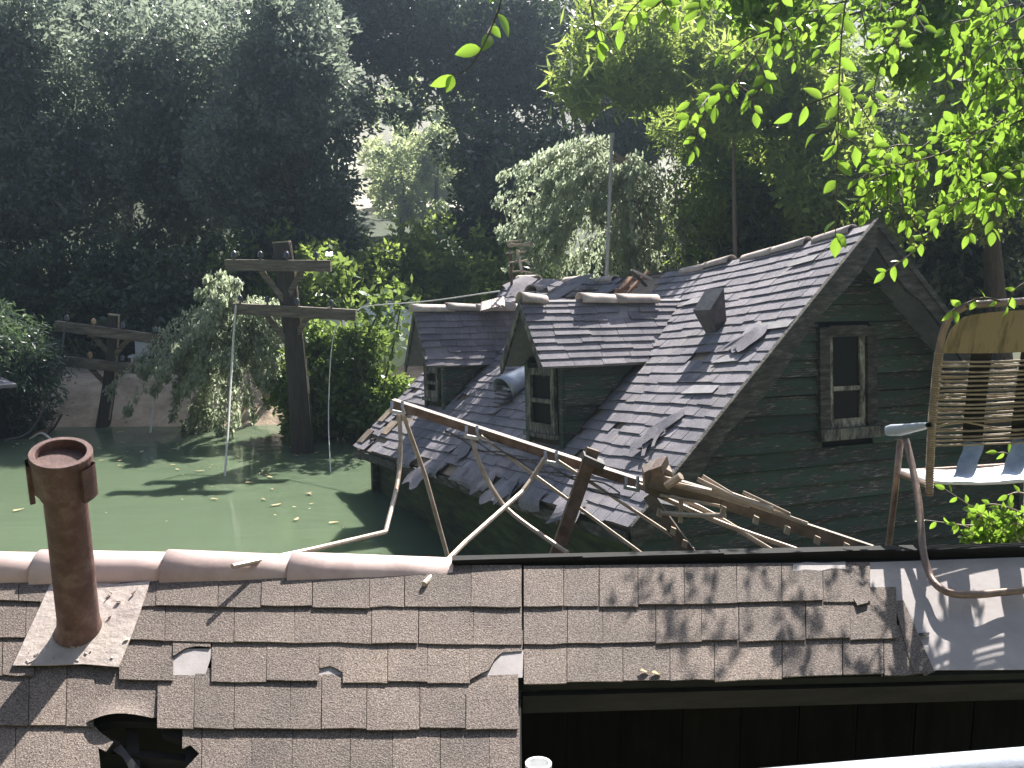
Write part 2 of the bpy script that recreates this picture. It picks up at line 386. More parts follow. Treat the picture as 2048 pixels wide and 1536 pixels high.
# back slope of the same roof
bs_ = [np.array([-2.6, 3.48, ZR - .02]), np.array([2.7, 3.55, ZR - .02]), np.array([2.7, 4.7, ZR - .62]), np.array([-2.6, 4.7, ZR - .62])]
MB().prism(bs_, (0, 0, -.05)).build('back_slope', M['felt_dark'], near)
MB().box((0, 4.6, 1.4), (2.6, 0, 0), (0, .05, 0), (0, 0, 2.1)).build('back_wall', M['siding'], near)
def nslab(pts, h0, h1, th, name='shingle', mt='near_shingle', vmid=None, label=None):
    """outline in pixels; lifts from h0 at its upper edge to h1 at its lower edge"""
    U = [uv(*p) for p in pts]; v0 = min(u[1] for u in U); v1 = max(u[1] for u in U)
    P = [NR(u, v, h0 + (h1 - h0) * (v - v0) / max(v1 - v0, 1e-4)) for u, v in U]
    return MB().prism(P, NN * th).build(name, M[mt], near, label=label)
def row(x0, x1, yl, widths, h=.010, jag=3, over=28, skip=()):
    """yl(x) -> (upper y, lower y)"""
    x = x0; k = 0
    while x < x1 - 8:
        wd = widths[k % len(widths)] * random.uniform(.93, 1.07); x2 = min(x + wd, x1)
        if x1 - x2 < 45: x2 = x1
        if not any(a < (x + x2) / 2 < b for a, b in skip):
            t0, b0 = yl(x); t1, b1 = yl(x2); j = random.choice([0, 0, 0, jag]); hh = h + random.uniform(0, .004)
            mid = (x + x2) / 2; tm, bm = yl(mid); g = .7
            nslab([(x + g, t0 - over), (x2 - g, t1 - over), (x2 - g + random.uniform(-1, 1), b1 + j + random.uniform(-1.5, 1.5)),
                   (mid + random.uniform(-20, 20), bm + j + random.uniform(-1.5, 1.5)), (x + g, b0 + j + random.uniform(-1.5, 1.5))], .001, hh, .0045)
        x = x2; k += 1
lin = lambda xs_, ys_: (lambda x: float(np.interp(x, xs_, ys_)))
r0 = lin([-100, 0, 1045, 1760, 2100], [1135, 1140, 1136, 1128, 1112])
r1 = lin([-100, 0, 450, 1045, 1420, 1760], [1204, 1208, 1218, 1220, 1214, 1204])
r2 = lin([-100, 0, 450, 1045, 1420, 1790], [1276, 1280, 1290, 1295, 1288, 1280])
r3 = lin([-100, 0, 300, 600, 1045, 1420, 1830], [1350, 1356, 1366, 1368, 1370, 1366, 1352])
r4 = lin([-100, 0, 500, 1040], [1450, 1455, 1466, 1462])
r5 = lin([-100, 0, 500, 1040], [1560, 1560, 1570, 1565])
row(-100, 72, lambda x: (r2(x), r3(x)), [110, 90]); row(-100, 60, lambda x: (r3(x), r4(x)), [150, 130])
row(-100, 104, lambda x: (r4(x), r5(x)), [140])
nslab([(103, 1425), (168, 1428), (200, 1466), (228, 1488), (214, 1508), (198, 1500), (203, 1545), (190, 1585), (103, 1585)], .001, .014, .0045)
nslab([(366, 1440), (404, 1440), (404, 1585), (374, 1585), (371, 1545), (400, 1512), (382, 1494), (366, 1502)], .001, .014, .0045)
W1 = [150, 95, 120, 170, 140, 88, 128]; W2 = [88, 140, 126, 160, 96, 110]; W3 = [132, 96, 150, 118, 86]
row(240, 348, lambda x: (r2(x), r3(x)), [108]); row(424, 640, lambda x: (r2(x), r3(x)), [105, 111])
row(686, 940, lambda x: (r2(x), r3(x)), [92, 84, 78])
nslab([(347, 1250), (425, 1250), (422, 1299), (394, 1297), (372, 1302), (352, 1316), (348, 1318)], .001, .012, .0045)
nslab([(638, 1250), (690, 1250), (689, 1352), (676, 1344), (662, 1337), (640, 1342)], .001, .010, .0045)
nslab([(938, 1262), (1048, 1262), (1044, 1306), (1004, 1309), (990, 1322), (978, 1345), (962, 1353), (940, 1366)], .001, .012, .0045)
row(1047, 1830, lambda x: (r2(x), r3(x)), [88, 115, 92, 88, 130, 122])
row(-100, 120, lambda x: (r1(x), r2(x)), W1); row(240, 1044, lambda x: (r1(x), r2(x)), W2); row(1047, 1792, lambda x: (r1(x), r2(x)), [88, 68, 110, 90, 72, 130])
row(-100, 120, lambda x: (r0(x), r1(x)), W3, over=4); row(240, 1044, lambda x: (r0(x), r1(x)), [70, 130, 88, 96, 120], over=4)
row(1047, 1740, lambda x: (r0(x), r1(x)), [84, 68, 78, 96, 110, 90], over=2)
row(60, 190, lambda x: (r3(x), r4(x)), [72, 58]); row(316, 1037, lambda x: (r3(x), r4(x)), [78, 84, 120, 62, 88, 110, 90], h=.013)
row(405, 1040, lambda x: (r4(x), r5(x)), [100, 84, 120, 80, 96])
# the curled tongue over the hole
def tongue(a, b):
    u0, v0 = uv(186 + 134 * a, 1325); u1, v1 = uv(160 + 160 * a, 1436 + 18 * (1 - a))
    u = u0 + (u1 - u0) * b; v = v0 + (v1 - v0) * b
    return NR(u, v, .004 + .05 * max(0, b - .55) ** 2 * 4 * math.sin(math.pi * min(1, a * 1.1)))
MB().grid(tongue, 10, 8).build('torn_shingle', M['near_shingle'], near, smooth=True)
nslab([(190, 1455), (238, 1478), (282, 1530), (262, 1538), (240, 1500), (205, 1478)], -.02, -.05, .003, 'torn_felt', 'steel_dark')
for (a, b_) in (((150, 1475), (420, 1500)), ((150, 1560), (420, 1580)), ((250, 1420), (262, 1640))):
    MB().bar(NR(*uv(*a), -.09), NR(*uv(*b_), -.09), .035, .05).build('batten', M['wood_dark'], near)
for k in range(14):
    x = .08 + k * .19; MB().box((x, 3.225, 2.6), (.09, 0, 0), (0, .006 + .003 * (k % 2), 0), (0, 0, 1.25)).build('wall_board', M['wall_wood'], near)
# exposed pale felt
nslab([(347, 1300), (428, 1300), (410, 1357), (342, 1357)], .0055, .0055, .0015, 'felt_patch', 'felt')
nslab([(632, 1330), (694, 1330), (692, 1357), (630, 1356)], .0055, .0055, .0015, 'felt_patch', 'felt')
nslab([(930, 1302), (1047, 1302), (1045, 1358), (930, 1358)], .0055, .0055, .0015, 'felt_patch', 'felt')
nslab([(902, 1371), (1036, 1370), (1036, 1390), (900, 1392)], .0075, .0085, .001, 'felt_patch', 'felt')
nslab([(1586, 1131), (1612, 1127), (1650, 1129), (1690, 1126), (1690, 1141), (1662, 1140), (1640, 1145), (1610, 1142), (1584, 1147)], .0062, .0075, .001, 'felt_patch', 'felt')
nslab([(1684, 1127), (2350, 1105), (2350, 1338), (1838, 1341), (1850, 1352), (1822, 1290), (1790, 1212), (1712, 1208)], .0, .0, .0015, 'felt_patch', 'felt', label='large pale exposed roofing felt under the lawn chair')
nslab([(1786, 1205), (1806, 1203), (1866, 1352), (1824, 1356)], .003, .016, .004, 'torn_shingle')
nslab([(1835, 1270), (1858, 1268), (1856, 1276), (1838, 1277)], .006, .012, .002, 'torn_felt', 'felt_dark')
nslab([(1705, 1203), (1735, 1203), (1733, 1214), (1712, 1220)], .012, .02, .004, 'torn_shingle')
# dark ridge board to the right, clay tiles to the left
rb = MB()
for a, b_ in ((905, 1160), (1160, 1440), (1440, 1780), (1780, 2260)):
    p, q_ = at(a, 1124 - (a - 905) * .022, 3.43 + (a - 1024) * 3.4 / F * .062), at(b_ + 4, 1124 - (b_ - 905) * .022, 3.43 + (b_ - 1024) * 3.4 / F * .062)
    rb.bar(p, q_, .05, .028 + .006 * (a > 1400)); rb.bar(p + [0, -.03, .012], q_ + [0, -.028, .016], .012, .012)
rb.build('ridge_board', M['black'], near)
tiles = [(-190, 92), (80, 350), (335, 597), (584, 907)]
for i, (a, b_) in enumerate(tiles):
    ya, yb_ = np.interp([a, b_], [-190, 0, 300, 590, 905], [1145, 1145, 1143, 1149, 1155])
    p = at(a, ya, 3.42); q_ = at(b_, yb_, 3.42)
    MB().barrel(p + [0, 0, -.012], q_ + [0, 0, -.012], (0, -.12, 1), .088, .078, span=215, n=18).build('ridge_tile', M['clay'], near, smooth=True)
# vent pipe
pb = NR(*uv(160, 1268)); ax = nrm([-.085, -.34, 1.0]); L = .3
for _ in range(60):
    L += (proj(pb + ax * L)[1] - 905) * .0012; ax = nrm(ax + np.array([(121 - proj(pb + ax * L)[0]) * .0008, 0, 0]))
sx = nrm(np.cross(ax, [0, 1, 0])); sy = np.cross(ax, sx)
vp = MB().tube([pb - ax * .05, pb + ax * .02, pb + ax * (L - .12)], [.066, .063, .061], 28, cap=False).build('vent_pipe', M['rust'], near, smooth=True)
def ring(t, r): return [pb + ax * t + r * (math.cos(a) * sx + math.sin(a) * sy) for a in np.linspace(0, 2 * math.pi, 33)[:-1]]
cap = MB(); prof = [(L - .15, .060), (L - .145, .069), (L - .12, .072), (L - .115, .084), (L - .002, .087), (L + .001, .085), (L + .001, .071), (L - .002, .069), (L - .026, .067), (L - .027, .001)]
for i, (t, r) in enumerate(prof):
    cap.v += [tuple(p) for p in ring(t, r)]
    if i:
        for k in range(32): cap.f.append(((i - 1) * 32 + k, (i - 1) * 32 + (k + 1) % 32, i * 32 + (k + 1) % 32, i * 32 + k))
co = cap.build('pipe_cap', M['rust'], vp, smooth=False)
def chunk(a0, a1, t0, t1, r0_, r1_, name):
    m = MB()
    def fn(a, b):
        an = a0 + (a1 - a0) * a; return pb + ax * (t0 + (t1 - t0) * b) + r1_ * (math.cos(an) * sx + math.sin(an) * sy)
    m.grid(fn, 6, 1); m.grid(lambda a, b: pb + ax * (t0 + (t1 - t0) * (1 - b)) + r0_ * (math.cos(a0 + (a1 - a0) * a) * sx + math.sin(a0 + (a1 - a0) * a) * sy), 6, 1)
    m.grid(lambda a, b: pb + ax * t0 + (r0_ + (r1_ - r0_) * b) * (math.cos(a0 + (a1 - a0) * a) * sx + math.sin(a0 + (a1 - a0) * a) * sy), 6, 1)
    m.grid(lambda a, b: pb + ax * (t0 + (t1 - t0) * a) + (r0_ + (r1_ - r0_) * b) * (math.cos(a0) * sx + math.sin(a0) * sy), 1, 1)
    m.grid(lambda a, b: pb + ax * (t0 + (t1 - t0) * a) + (r0_ + (r1_ - r0_) * b) * (math.cos(a1) * sx + math.sin(a1) * sy), 1, 1)
    m.build(name, M['rust'], vp)
def ang(v): v = nrm(v); return math.atan2(np.dot(v, sy), np.dot(v, sx))
aR = ang([1, -.35, 0]); aL = ang([-1, -.5, 0])
chunk(aR - .3, aR + .3, L - .13, L - .02, .082, .098, 'cap_lug'); chunk(aL - .22, aL + .22, L - .15, L - .02, .082, .096, 'cap_lug')
fl = [(105, 1170), (170, 1172), (240, 1174), (302, 1168), (283, 1230), (262, 1290), (241, 1344), (170, 1338), (100, 1341), (30, 1341), (70, 1250)]
flash = nslab(fl, .012, .022, .003, 'flashing', 'flash'); flash.parent = vp; flash.location = WP[flash.name] - WP[vp.name]
sk = MB()
sk.tube([pb + ax * .012, pb + ax * .028, pb + ax * .045, pb + ax * .07], [.078, .069, .0655, .0632], 28, cap=False).build('tar_collar', M['rust'], vp, smooth=True)
tb = MB()
for _ in range(22):
    x = random.choice([random.uniform(205, 285), random.uniform(60, 240)]); y = random.uniform(1190, 1330) if x > 200 else random.uniform(1300, 1335)
    if x > 300 - (y - 1170) * .33: continue
    c = NR(*uv(x, y), .024); a = random.uniform(0, 6); s = random.uniform(.003, .008)
    tb.box(c, np.array([math.cos(a), math.sin(a) * NC, math.sin(a) * NS]) * s, np.array([-math.sin(a), math.cos(a) * NC, 0]) * s * random.uniform(.2, .6), NN * .003)
tb.build('tar_crumb', M['flash'], vp, kind='stuff')
# a dead leaf or two lying on the roof
for i, (px, py) in enumerate(((1286, 1352), (1310, 1356))):
    c = NR(*uv(px, py), .02)
    MB().grid(lambda a, b: c + np.array([(a - .5) * .032, (b - .5) * .012 * math.sin(math.pi * max(.05, min(.95, a))) * 1.6, .006 * abs(b - .5) + .004 * math.sin(a * 5)]), 6, 2).build('dead_leaf', M['litter'], label=('dry curled leaf on the foreground shingles, the stubbier left one of the pair', 'thin dry leaf on the foreground shingles, right one of the pair')[i], cat='leaf', group='dry leaves on the near roof')

# ------------------------------------------------------------------ sunken house
E1 = np.array([-.43167, .89561, -.10746]); E2 = np.array([-.9017, -.43162, .02493]); E3 = np.array([-.02406, .10766, .9939])
A0 = np.array([4.591, 13.5, 5.355]); RP = R_(43.6); TN = math.tan(RP); CR, SR = math.cos(RP), math.sin(RP); LEN = 10.5; BM = 3.72
DN = CR * E2 - SR * E3; NL = SR * E2 + CR * E3; NRt = -SR * E2 + CR * E3
def sag(a): return float(np.interp(a, [-1, 0, 1.6, 3.7, 6, 8.5, 10.7], [0, 0, .17, .33, .36, .27, .12]))
def G(a, b, h): return A0 + a * E1 + b * E2 + h * E3
def RF(a, b, off=0.): return G(a, b, -b * TN - sag(a) * max(0, 1 - b / BM) ** 1.5) + NL * off
def onG(px, py, a):                          # pixel -> (b,h) on the plane at a
    p = onplane(px, py, G(a, 0, 0), E1) - A0; return np.dot(p, E2), np.dot(p, E3)
hbase = G(5, 0, -5.2)
hs = thing('house', [hbase[0], hbase[1], -.6], 'dilapidated half sunken green wooden house with steep broken shingle roof and two dormers', 'house')
dk = MB(); dk.grid(lambda a, b: RF(LEN * a, BM * b, -.04), 24, 8); dk.grid(lambda a, b: RF(LEN * (1 - a), BM * b, -.10), 24, 8)
dk.build('roof_deck', M['sheath'], hs)
dr = MB(); 
def RR(a, b, off=0.): return G(a, -b, -b * TN - sag(a) * max(0, 1 - b / BM) ** 1.5) + NRt * off
dr.grid(lambda a, b: RR(LEN * (1 - a), BM * b), 16, 4); dr.grid(lambda a, b: RR(LEN * a, BM * b, -.10), 16, 4)
dr.build('right_roof_slope', M['far_shingle'], hs)
DORM = [dict(a=3.306, w=.68, b=3.408, hr=.839, he=1.772, n='near'), dict(a=8.358, w=.595, b=3.129, hr=.812, he=1.877, n='far')]
OV = .345
def in_dormer(a, b):
    for d in DORM:
        if abs(a - d['a']) < d['w'] - .14 and d['hr'] / TN + .25 < b < d['b'] - OV - .02 and (b > (d['hr'] + (d['he'] - d['hr']) * abs(a - d['a']) / d['w']) / TN + .12): return True
    return False
def in_hole(a, b): return 4.55 < a < 5.55 and b < .95 or (5.5 < a < 5.9 and b < .35)
SL = BM / CR; NROW = 27; EX = SL / NROW
cand = []
for r in range(NROW):
    s0 = SL - (r + 1) * EX; s1 = SL - r * EX; a = -.05 - random.uniform(0, .2)
    while a < LEN:
        wd = random.choice([.26, .32, .38, .45, .22, .55]); a2 = min(a + wd, LEN + .05); am = (max(a, -.03) + a2) / 2; bm = (s0 + s1) / 2 * CR
        miss = random.random() < .016 or (r == 0 and 2.2 < am < 7.5 and random.random() < .45) or (r < 2 and 3 < am < 6.5 and random.random() < .2) or (am > 8.9 and r < 9 and random.random() < .22)
        if not in_dormer(am, bm) and not in_hole(am, bm) and not miss:
            x0 = max(a, -.03) + .004; x1 = a2 - .004
            j = random.choice([0, 0, 0, 0, .008, .02]); lift = .007 + random.uniform(0, .006) + (.04 if random.random() < .012 else 0) + (.015 if r == 0 else 0)
            t0 = max(0, s0 - .06) * CR; bb = min((s1 + j) * CR, BM + .06)
            P = [RF(x0, t0, -.012), RF(x1, t0, -.012), RF(x1, bb + random.uniform(-.008, .008), lift), RF(x0, bb + random.uniform(-.008, .008), lift + random.uniform(-.004, .004))]
            pp = proj(np.array(P)); ar = abs(np.cross(pp[2] - pp[0], pp[3] - pp[1]))
            if pp[:, 0].max() < 0 or pp[:, 1].min() > 1115: ar = 0
            cand.append((ar, P))
        a = a2
cand.sort(key=lambda t: -t[0])
rest = MB()
for i, (ar, P) in enumerate(cand):
    b_ = [p - NL * .012 for p in P]
    if i < 290: MB().hexa(b_ + P).build('shingle', M['far_shingle'], hs)
    else: rest.hexa(b_ + P)
rest.build('shingle_courses', M['far_shingle'], hs, kind='stuff')
# barge boards and soffit at the near gable
def gpoly(name, pts, a, th, mt, parent=hs, **k): return MB().prism([G(a, b, h) for b, h in pts], E1 * th).build(name, M[mt], parent, **k)
for sgn in (1, -1):
    ks = np.linspace(0, 1, 15); up_, lo_ = [], []
    for k in ks:
        b = BM * k; up_.append((sgn * b, -b * TN + .02)); lo_.append((sgn * b * .985, -b * TN - .30 - .05 * math.sin(k * 17) - random.uniform(0, .05)))
    gpoly('barge_board', up_ + lo_[::-1], -.06, .05, 'wood_grey')
    gpoly('barge_moulding', [(sgn * 0, .03), (sgn * BM, -BM * TN + .03), (sgn * BM, -BM * TN - .06), (0, -.08)], -.09, .03, 'wood_grey')
GA = .55
def gw_half(h): return max(0, min((-h - .05) / TN, 3.42))
wx0, wt = onG(1637, 655, GA); wx1, wb_ = onG(1748, 868, GA); wL, wR = max(wx0, wx1), min(wx0, wx1)
bh = .235; h = -.1
while G(GA, 0, h)[2] > -1.2:
    h1 = h - bh; ha, hb_ = gw_half(h), gw_half(h1)
    segs = [(ha, hb_, -ha, -hb_)]
    if h > wb_ + .02 and h1 < wt - .02: segs = [(ha, hb_, wL - .03, wL - .03), (wR + .03, wR + .03, -ha, -hb_)]
    for (ta, tb_, ua, ub) in segs:
        P0 = [G(GA + .035, ta, h), G(GA + .035, ua, h), G(GA - .02, ub, h1 + .012 + random.uniform(-.012, .008)), G(GA - .02, tb_, h1 + .012 + random.uniform(-.008, .008))]
        MB().hexa([p + E1 * .022 for p in P0] + P0).build('siding_board', M['siding'], hs)
    h = h1
gpoly('gable_backing', [(0, -.12), (3.4, -3.4 * TN - .1), (3.4, -6.8), (-3.4, -6.8), (-3.4, -3.4 * TN - .1)], GA + .09, .05, 'black')
# gable window
win = gpoly('window', [(wL, wt), (wR, wt), (wR, wb_), (wL, wb_)], GA + .05, .03, 'black')
def gbar(name, b0, b1, h0, h1, a, th, mt): return gpoly(name, [(b0, h0), (b1, h0), (b1, h1), (b0, h1)], a, th, mt, win)
fw = .15
gbar('window_frame', wL + .02, wL - fw, wt, wb_, GA - .05, .09, 'wood_grey'); gbar('window_frame', wR - .02, wR + fw, wt, wb_, GA - .05, .09, 'wood_grey')
gbar('window_frame', wL - fw, wR + fw, wt + .02, wt - .13, GA - .05, .09, 'wood_grey'); gbar('window_sill', wL + .06, wR - .06, wb_ + .12, wb_ - .03, GA - .11, .15, 'trim')
wm = wt + (wb_ - wt) * .56; sL, sR = wL - fw, wR + fw
gbar('sash', sL, sL - .09, wt - .13, wb_ + .12, GA + .0, .04, 'sash'); gbar('sash', sR, sR + .09, wt - .13, wb_ + .12, GA + .0, .04, 'sash')
gbar('sash', sL - .09, sR + .09, wm + .03, wm - .03, GA - .01, .04, 'sash'); gbar('sash', sL - .09, sR + .09, wb_ + .24, wb_ + .12, GA + .0, .04, 'sash')
gbar('pane', sL - .09, sR + .09, wt - .13, wm + .03, GA + .03, .006, 'glass'); gbar('pane', sL - .09, sR + .09, wm - .03, wb_ + .24, GA + .03, .006, 'glass')
# wall under the left eave and at the far end, fascia
yb2 = -7.2
wlm = MB().prism([G(.5, 3.38, -3.3), G(LEN - .3, 3.38, -3.3), G(LEN - .3, 3.38, -6), G(.5, 3.38, -6)], E2 * -.08); wlm.build('side_wall', M['algae'], hs)
MB().prism([G(.5, -3.38, -3.3), G(LEN - .3, -3.38, -3.3), G(LEN - .3, -3.38, -7), G(.5, -3.38, -7)], E2 * .08).build('side_wall', M['siding'], hs)
MB().prism([G(LEN - .3, 0, -.4), G(LEN - .3, 3.3, -3.3), G(LEN - .3, 3.3, -6), G(LEN - .3, -3.3, -6), G(LEN - .3, -3.3, -3.3)], E1 * -.08).build('far_gable_wall', M['siding'], hs)
for k in range(9):
    z1 = -3.62 - k * .19
    MB().prism([G(.5, 3.39, z1), G(LEN - .3, 3.39, z1), G(LEN - .3, 3.41, z1 - .18), G(.5, 3.41, z1 - .18)], E2 * .015).build('siding_board', M['algae'], hs)
pos = 0.
while pos < LEN:
    l2 = min(LEN, pos + random.uniform(1.0, 2.2)); dz = random.uniform(-.04, .02)
    MB().prism([G(pos + .02, BM + .0, -BM * TN - .05 + dz), G(l2 - .02, BM, -BM * TN - .05 + random.uniform(-.05, .02)), G(l2 - .02, BM, -BM * TN - .2), G(pos + .02, BM, -BM * TN - .2 + dz)], E2 * .03).build('eave_board', M['wood_grey'], hs)
    pos = l2
MB().box(G(LEN - .6, 3.5, -4.1), E1 * .06, E2 * .06, E3 * .75).build('corner_post', M['wood_grey'], hs)
# torn flaps hanging over the eave and lifted on the slope
def flap(a0, b0, da, db, lift, curl, name='torn_shingle', mt='far_shingle'):
    MB().grid(lambda s, t: RF(a0 + da * s + .07 * math.sin(t * 5 + a0 * 7), b0 + db * t + .05 * math.sin(s * 7 + a0), .03 + lift * t * (.5 + .5 * s) + curl * math.sin(math.pi * t) * s), 6, 6).build(name, M[mt], hs)
def rfpix(px, py):                           # pixel -> (a,b) on the left slope
    p = onplane(px, py, A0, NL) - A0; return np.dot(p, E1), np.dot(p, E2)
for (px, py, da, db, lf_, cu) in ((1372, 822, .22, .42, .05, .04), (1335, 860, .3, .3, .05, .03), (1545, 645, .4, .35, .05, .03), (1510, 668, .4, .2, .03, .02), (880, 930, .6, .4, .03, .03), (1040, 965, .5, .35, .05, .03), (1000, 950, .4, .3, .03, .05), (1190, 1000, .5, .35, .05, .05), (960, 880, .4, .3, .03, .02)):
    a, b = rfpix(px, py); flap(a, b, da, db, lf_, cu)
for (px, py, da, db) in ((1640, 500, -.0, .0), (1430, 568, 0, 0), (1590, 640, 0, 0), (1490, 705, 0, 0), (1440, 770, 0, 0), (1390, 1000, 0, 0), (890, 645, 0, 0)):
    a, b = rfpix(px, py); wd = random.uniform(.35, .8)
    MB().hexa([RF(a, b, .01), RF(a + wd, b, .01), RF(a + wd + .1, b + .12, .022), RF(a, b + .10, .022), RF(a, b, .016), RF(a + wd, b, .016), RF(a + wd + .1, b + .12, .027), RF(a, b + .10, .027)]).build('bare_patch', M['bare'], hs)
for (px, py, da) in ((716, 884, -.35), (757, 842, -.3), (775, 870, .4)):
    a, b = rfpix(px, py); MB().hexa([RF(a, b, .0), RF(a + da, b, .0), RF(a + da, b - .25, .0), RF(a, b - .25, .0), RF(a, b, .03), RF(a + da, b, .03), RF(a + da, b - .25, .03), RF(a, b - .25, .03)]).build('bare_board', M['sheath'], hs)
for i in range(6):                          # ragged strips over the eave
    a = 2.2 + i * .9 + random.uniform(-.4, .4); wd = random.uniform(.2, .7); ln = random.uniform(.05, .2)
    MB().grid(lambda s, t: RF(a + wd * s + .04 * math.sin(6 * t + i), BM - .12 + .16 * min(t * 2, 1), .05) + np.array([0, 0, -1]) * max(0, t - .4) * ln * (1.1 + .3 * math.sin(s * 3 + i) + .12 * math.sin(s * 17 + i)), 5, 5).build('torn_felt', M['far_shingle'], hs)
# ridge tiles along the main ridge
def ridge_tile(a0, a1, r=.12, dz=0., mt='clay_pale', par=hs, b=0.):
    MB().barrel(G(a0, b, -sag(a0) + dz - .07), G(a1, b, -sag(a1) + dz - .07), E3, r, r * .85, span=190, n=10).build('ridge_tile', M[mt], par, smooth=True)
for a0, a1, dz in ((.35, 1.05, 0), (1.2, 1.95, .01), (1.9, 2.6, 0), (2.9, 3.55, .03), (3.5, 4.2, 0), (6.3, 6.9, .0), (9.4, 10.3, .05), (7.6, 8.2, .02)): ridge_tile(a0, a1, .11, dz, 'clay_pale')
# broken rafters at the hole
for (p0, p1, wd, mt) in (((1243, 598), (1296, 543), .07, 'wood_raw'), ((1232, 592), (1262, 556), .10, 'wood_raw'), ((1232, 580), (1272, 573), .07, 'wood_raw'), ((1266, 541), (1304, 559), .06, 'clay_pale'), ((1263, 543), (1292, 572), .05, 'steel_dark')):
    MB().bar(at(*p0, 17.0), at(*p1, 17.3), wd, wd * .6).build('broken_rafter', M[mt], hs)   # splintered ends stand clear of the roof
# vents on the slope
a, b = rfpix(1432, 640); c = RF(a, b, .0)
vt = MB(); o1, o2, o3 = E1, DN, nrm(NL * .6 + np.array([0, 0, 1]) * .5)
vt.hexa([c - o1 * .12 - o2 * .12, c + o1 * .12 - o2 * .12, c + o1 * .12 + o2 * .12, c - o1 * .12 + o2 * .12, c - o1 * .2 - o2 * .2 + o3 * .42, c + o1 * .2 - o2 * .2 + o3 * .42, c + o1 * .2 + o2 * .14 + o3 * .36, c - o1 * .2 + o2 * .14 + o3 * .36]).build('roof_vent', M['steel_dark'], hs)
a, b = rfpix(1015, 795); p0 = RF(a, b, .12); p1 = p0 + (at(1060, 735, 17.6) - at(1003, 765, 17.2)) * 1.1
MB().barrel(p0 + np.array([0, 0, .08]), p1 + np.array([0, 0, .08]), (0, 0, 1), .26, .22, .02, 200, 12).build('duct_vent', M['steel'], hs, smooth=True)
lv = MB()
for k in range(6):
    q_ = p0 + np.array([0, 0, -.2 + .075 * k]); sd = nrm(np.cross(p1 - p0, [0, 0, 1])); lv.bar(q_ - sd * (.24 - .02 * k), q_ + sd * (.24 - .02 * k), .06, .02)
lv.build('louver', M['steel_dark'], hs)
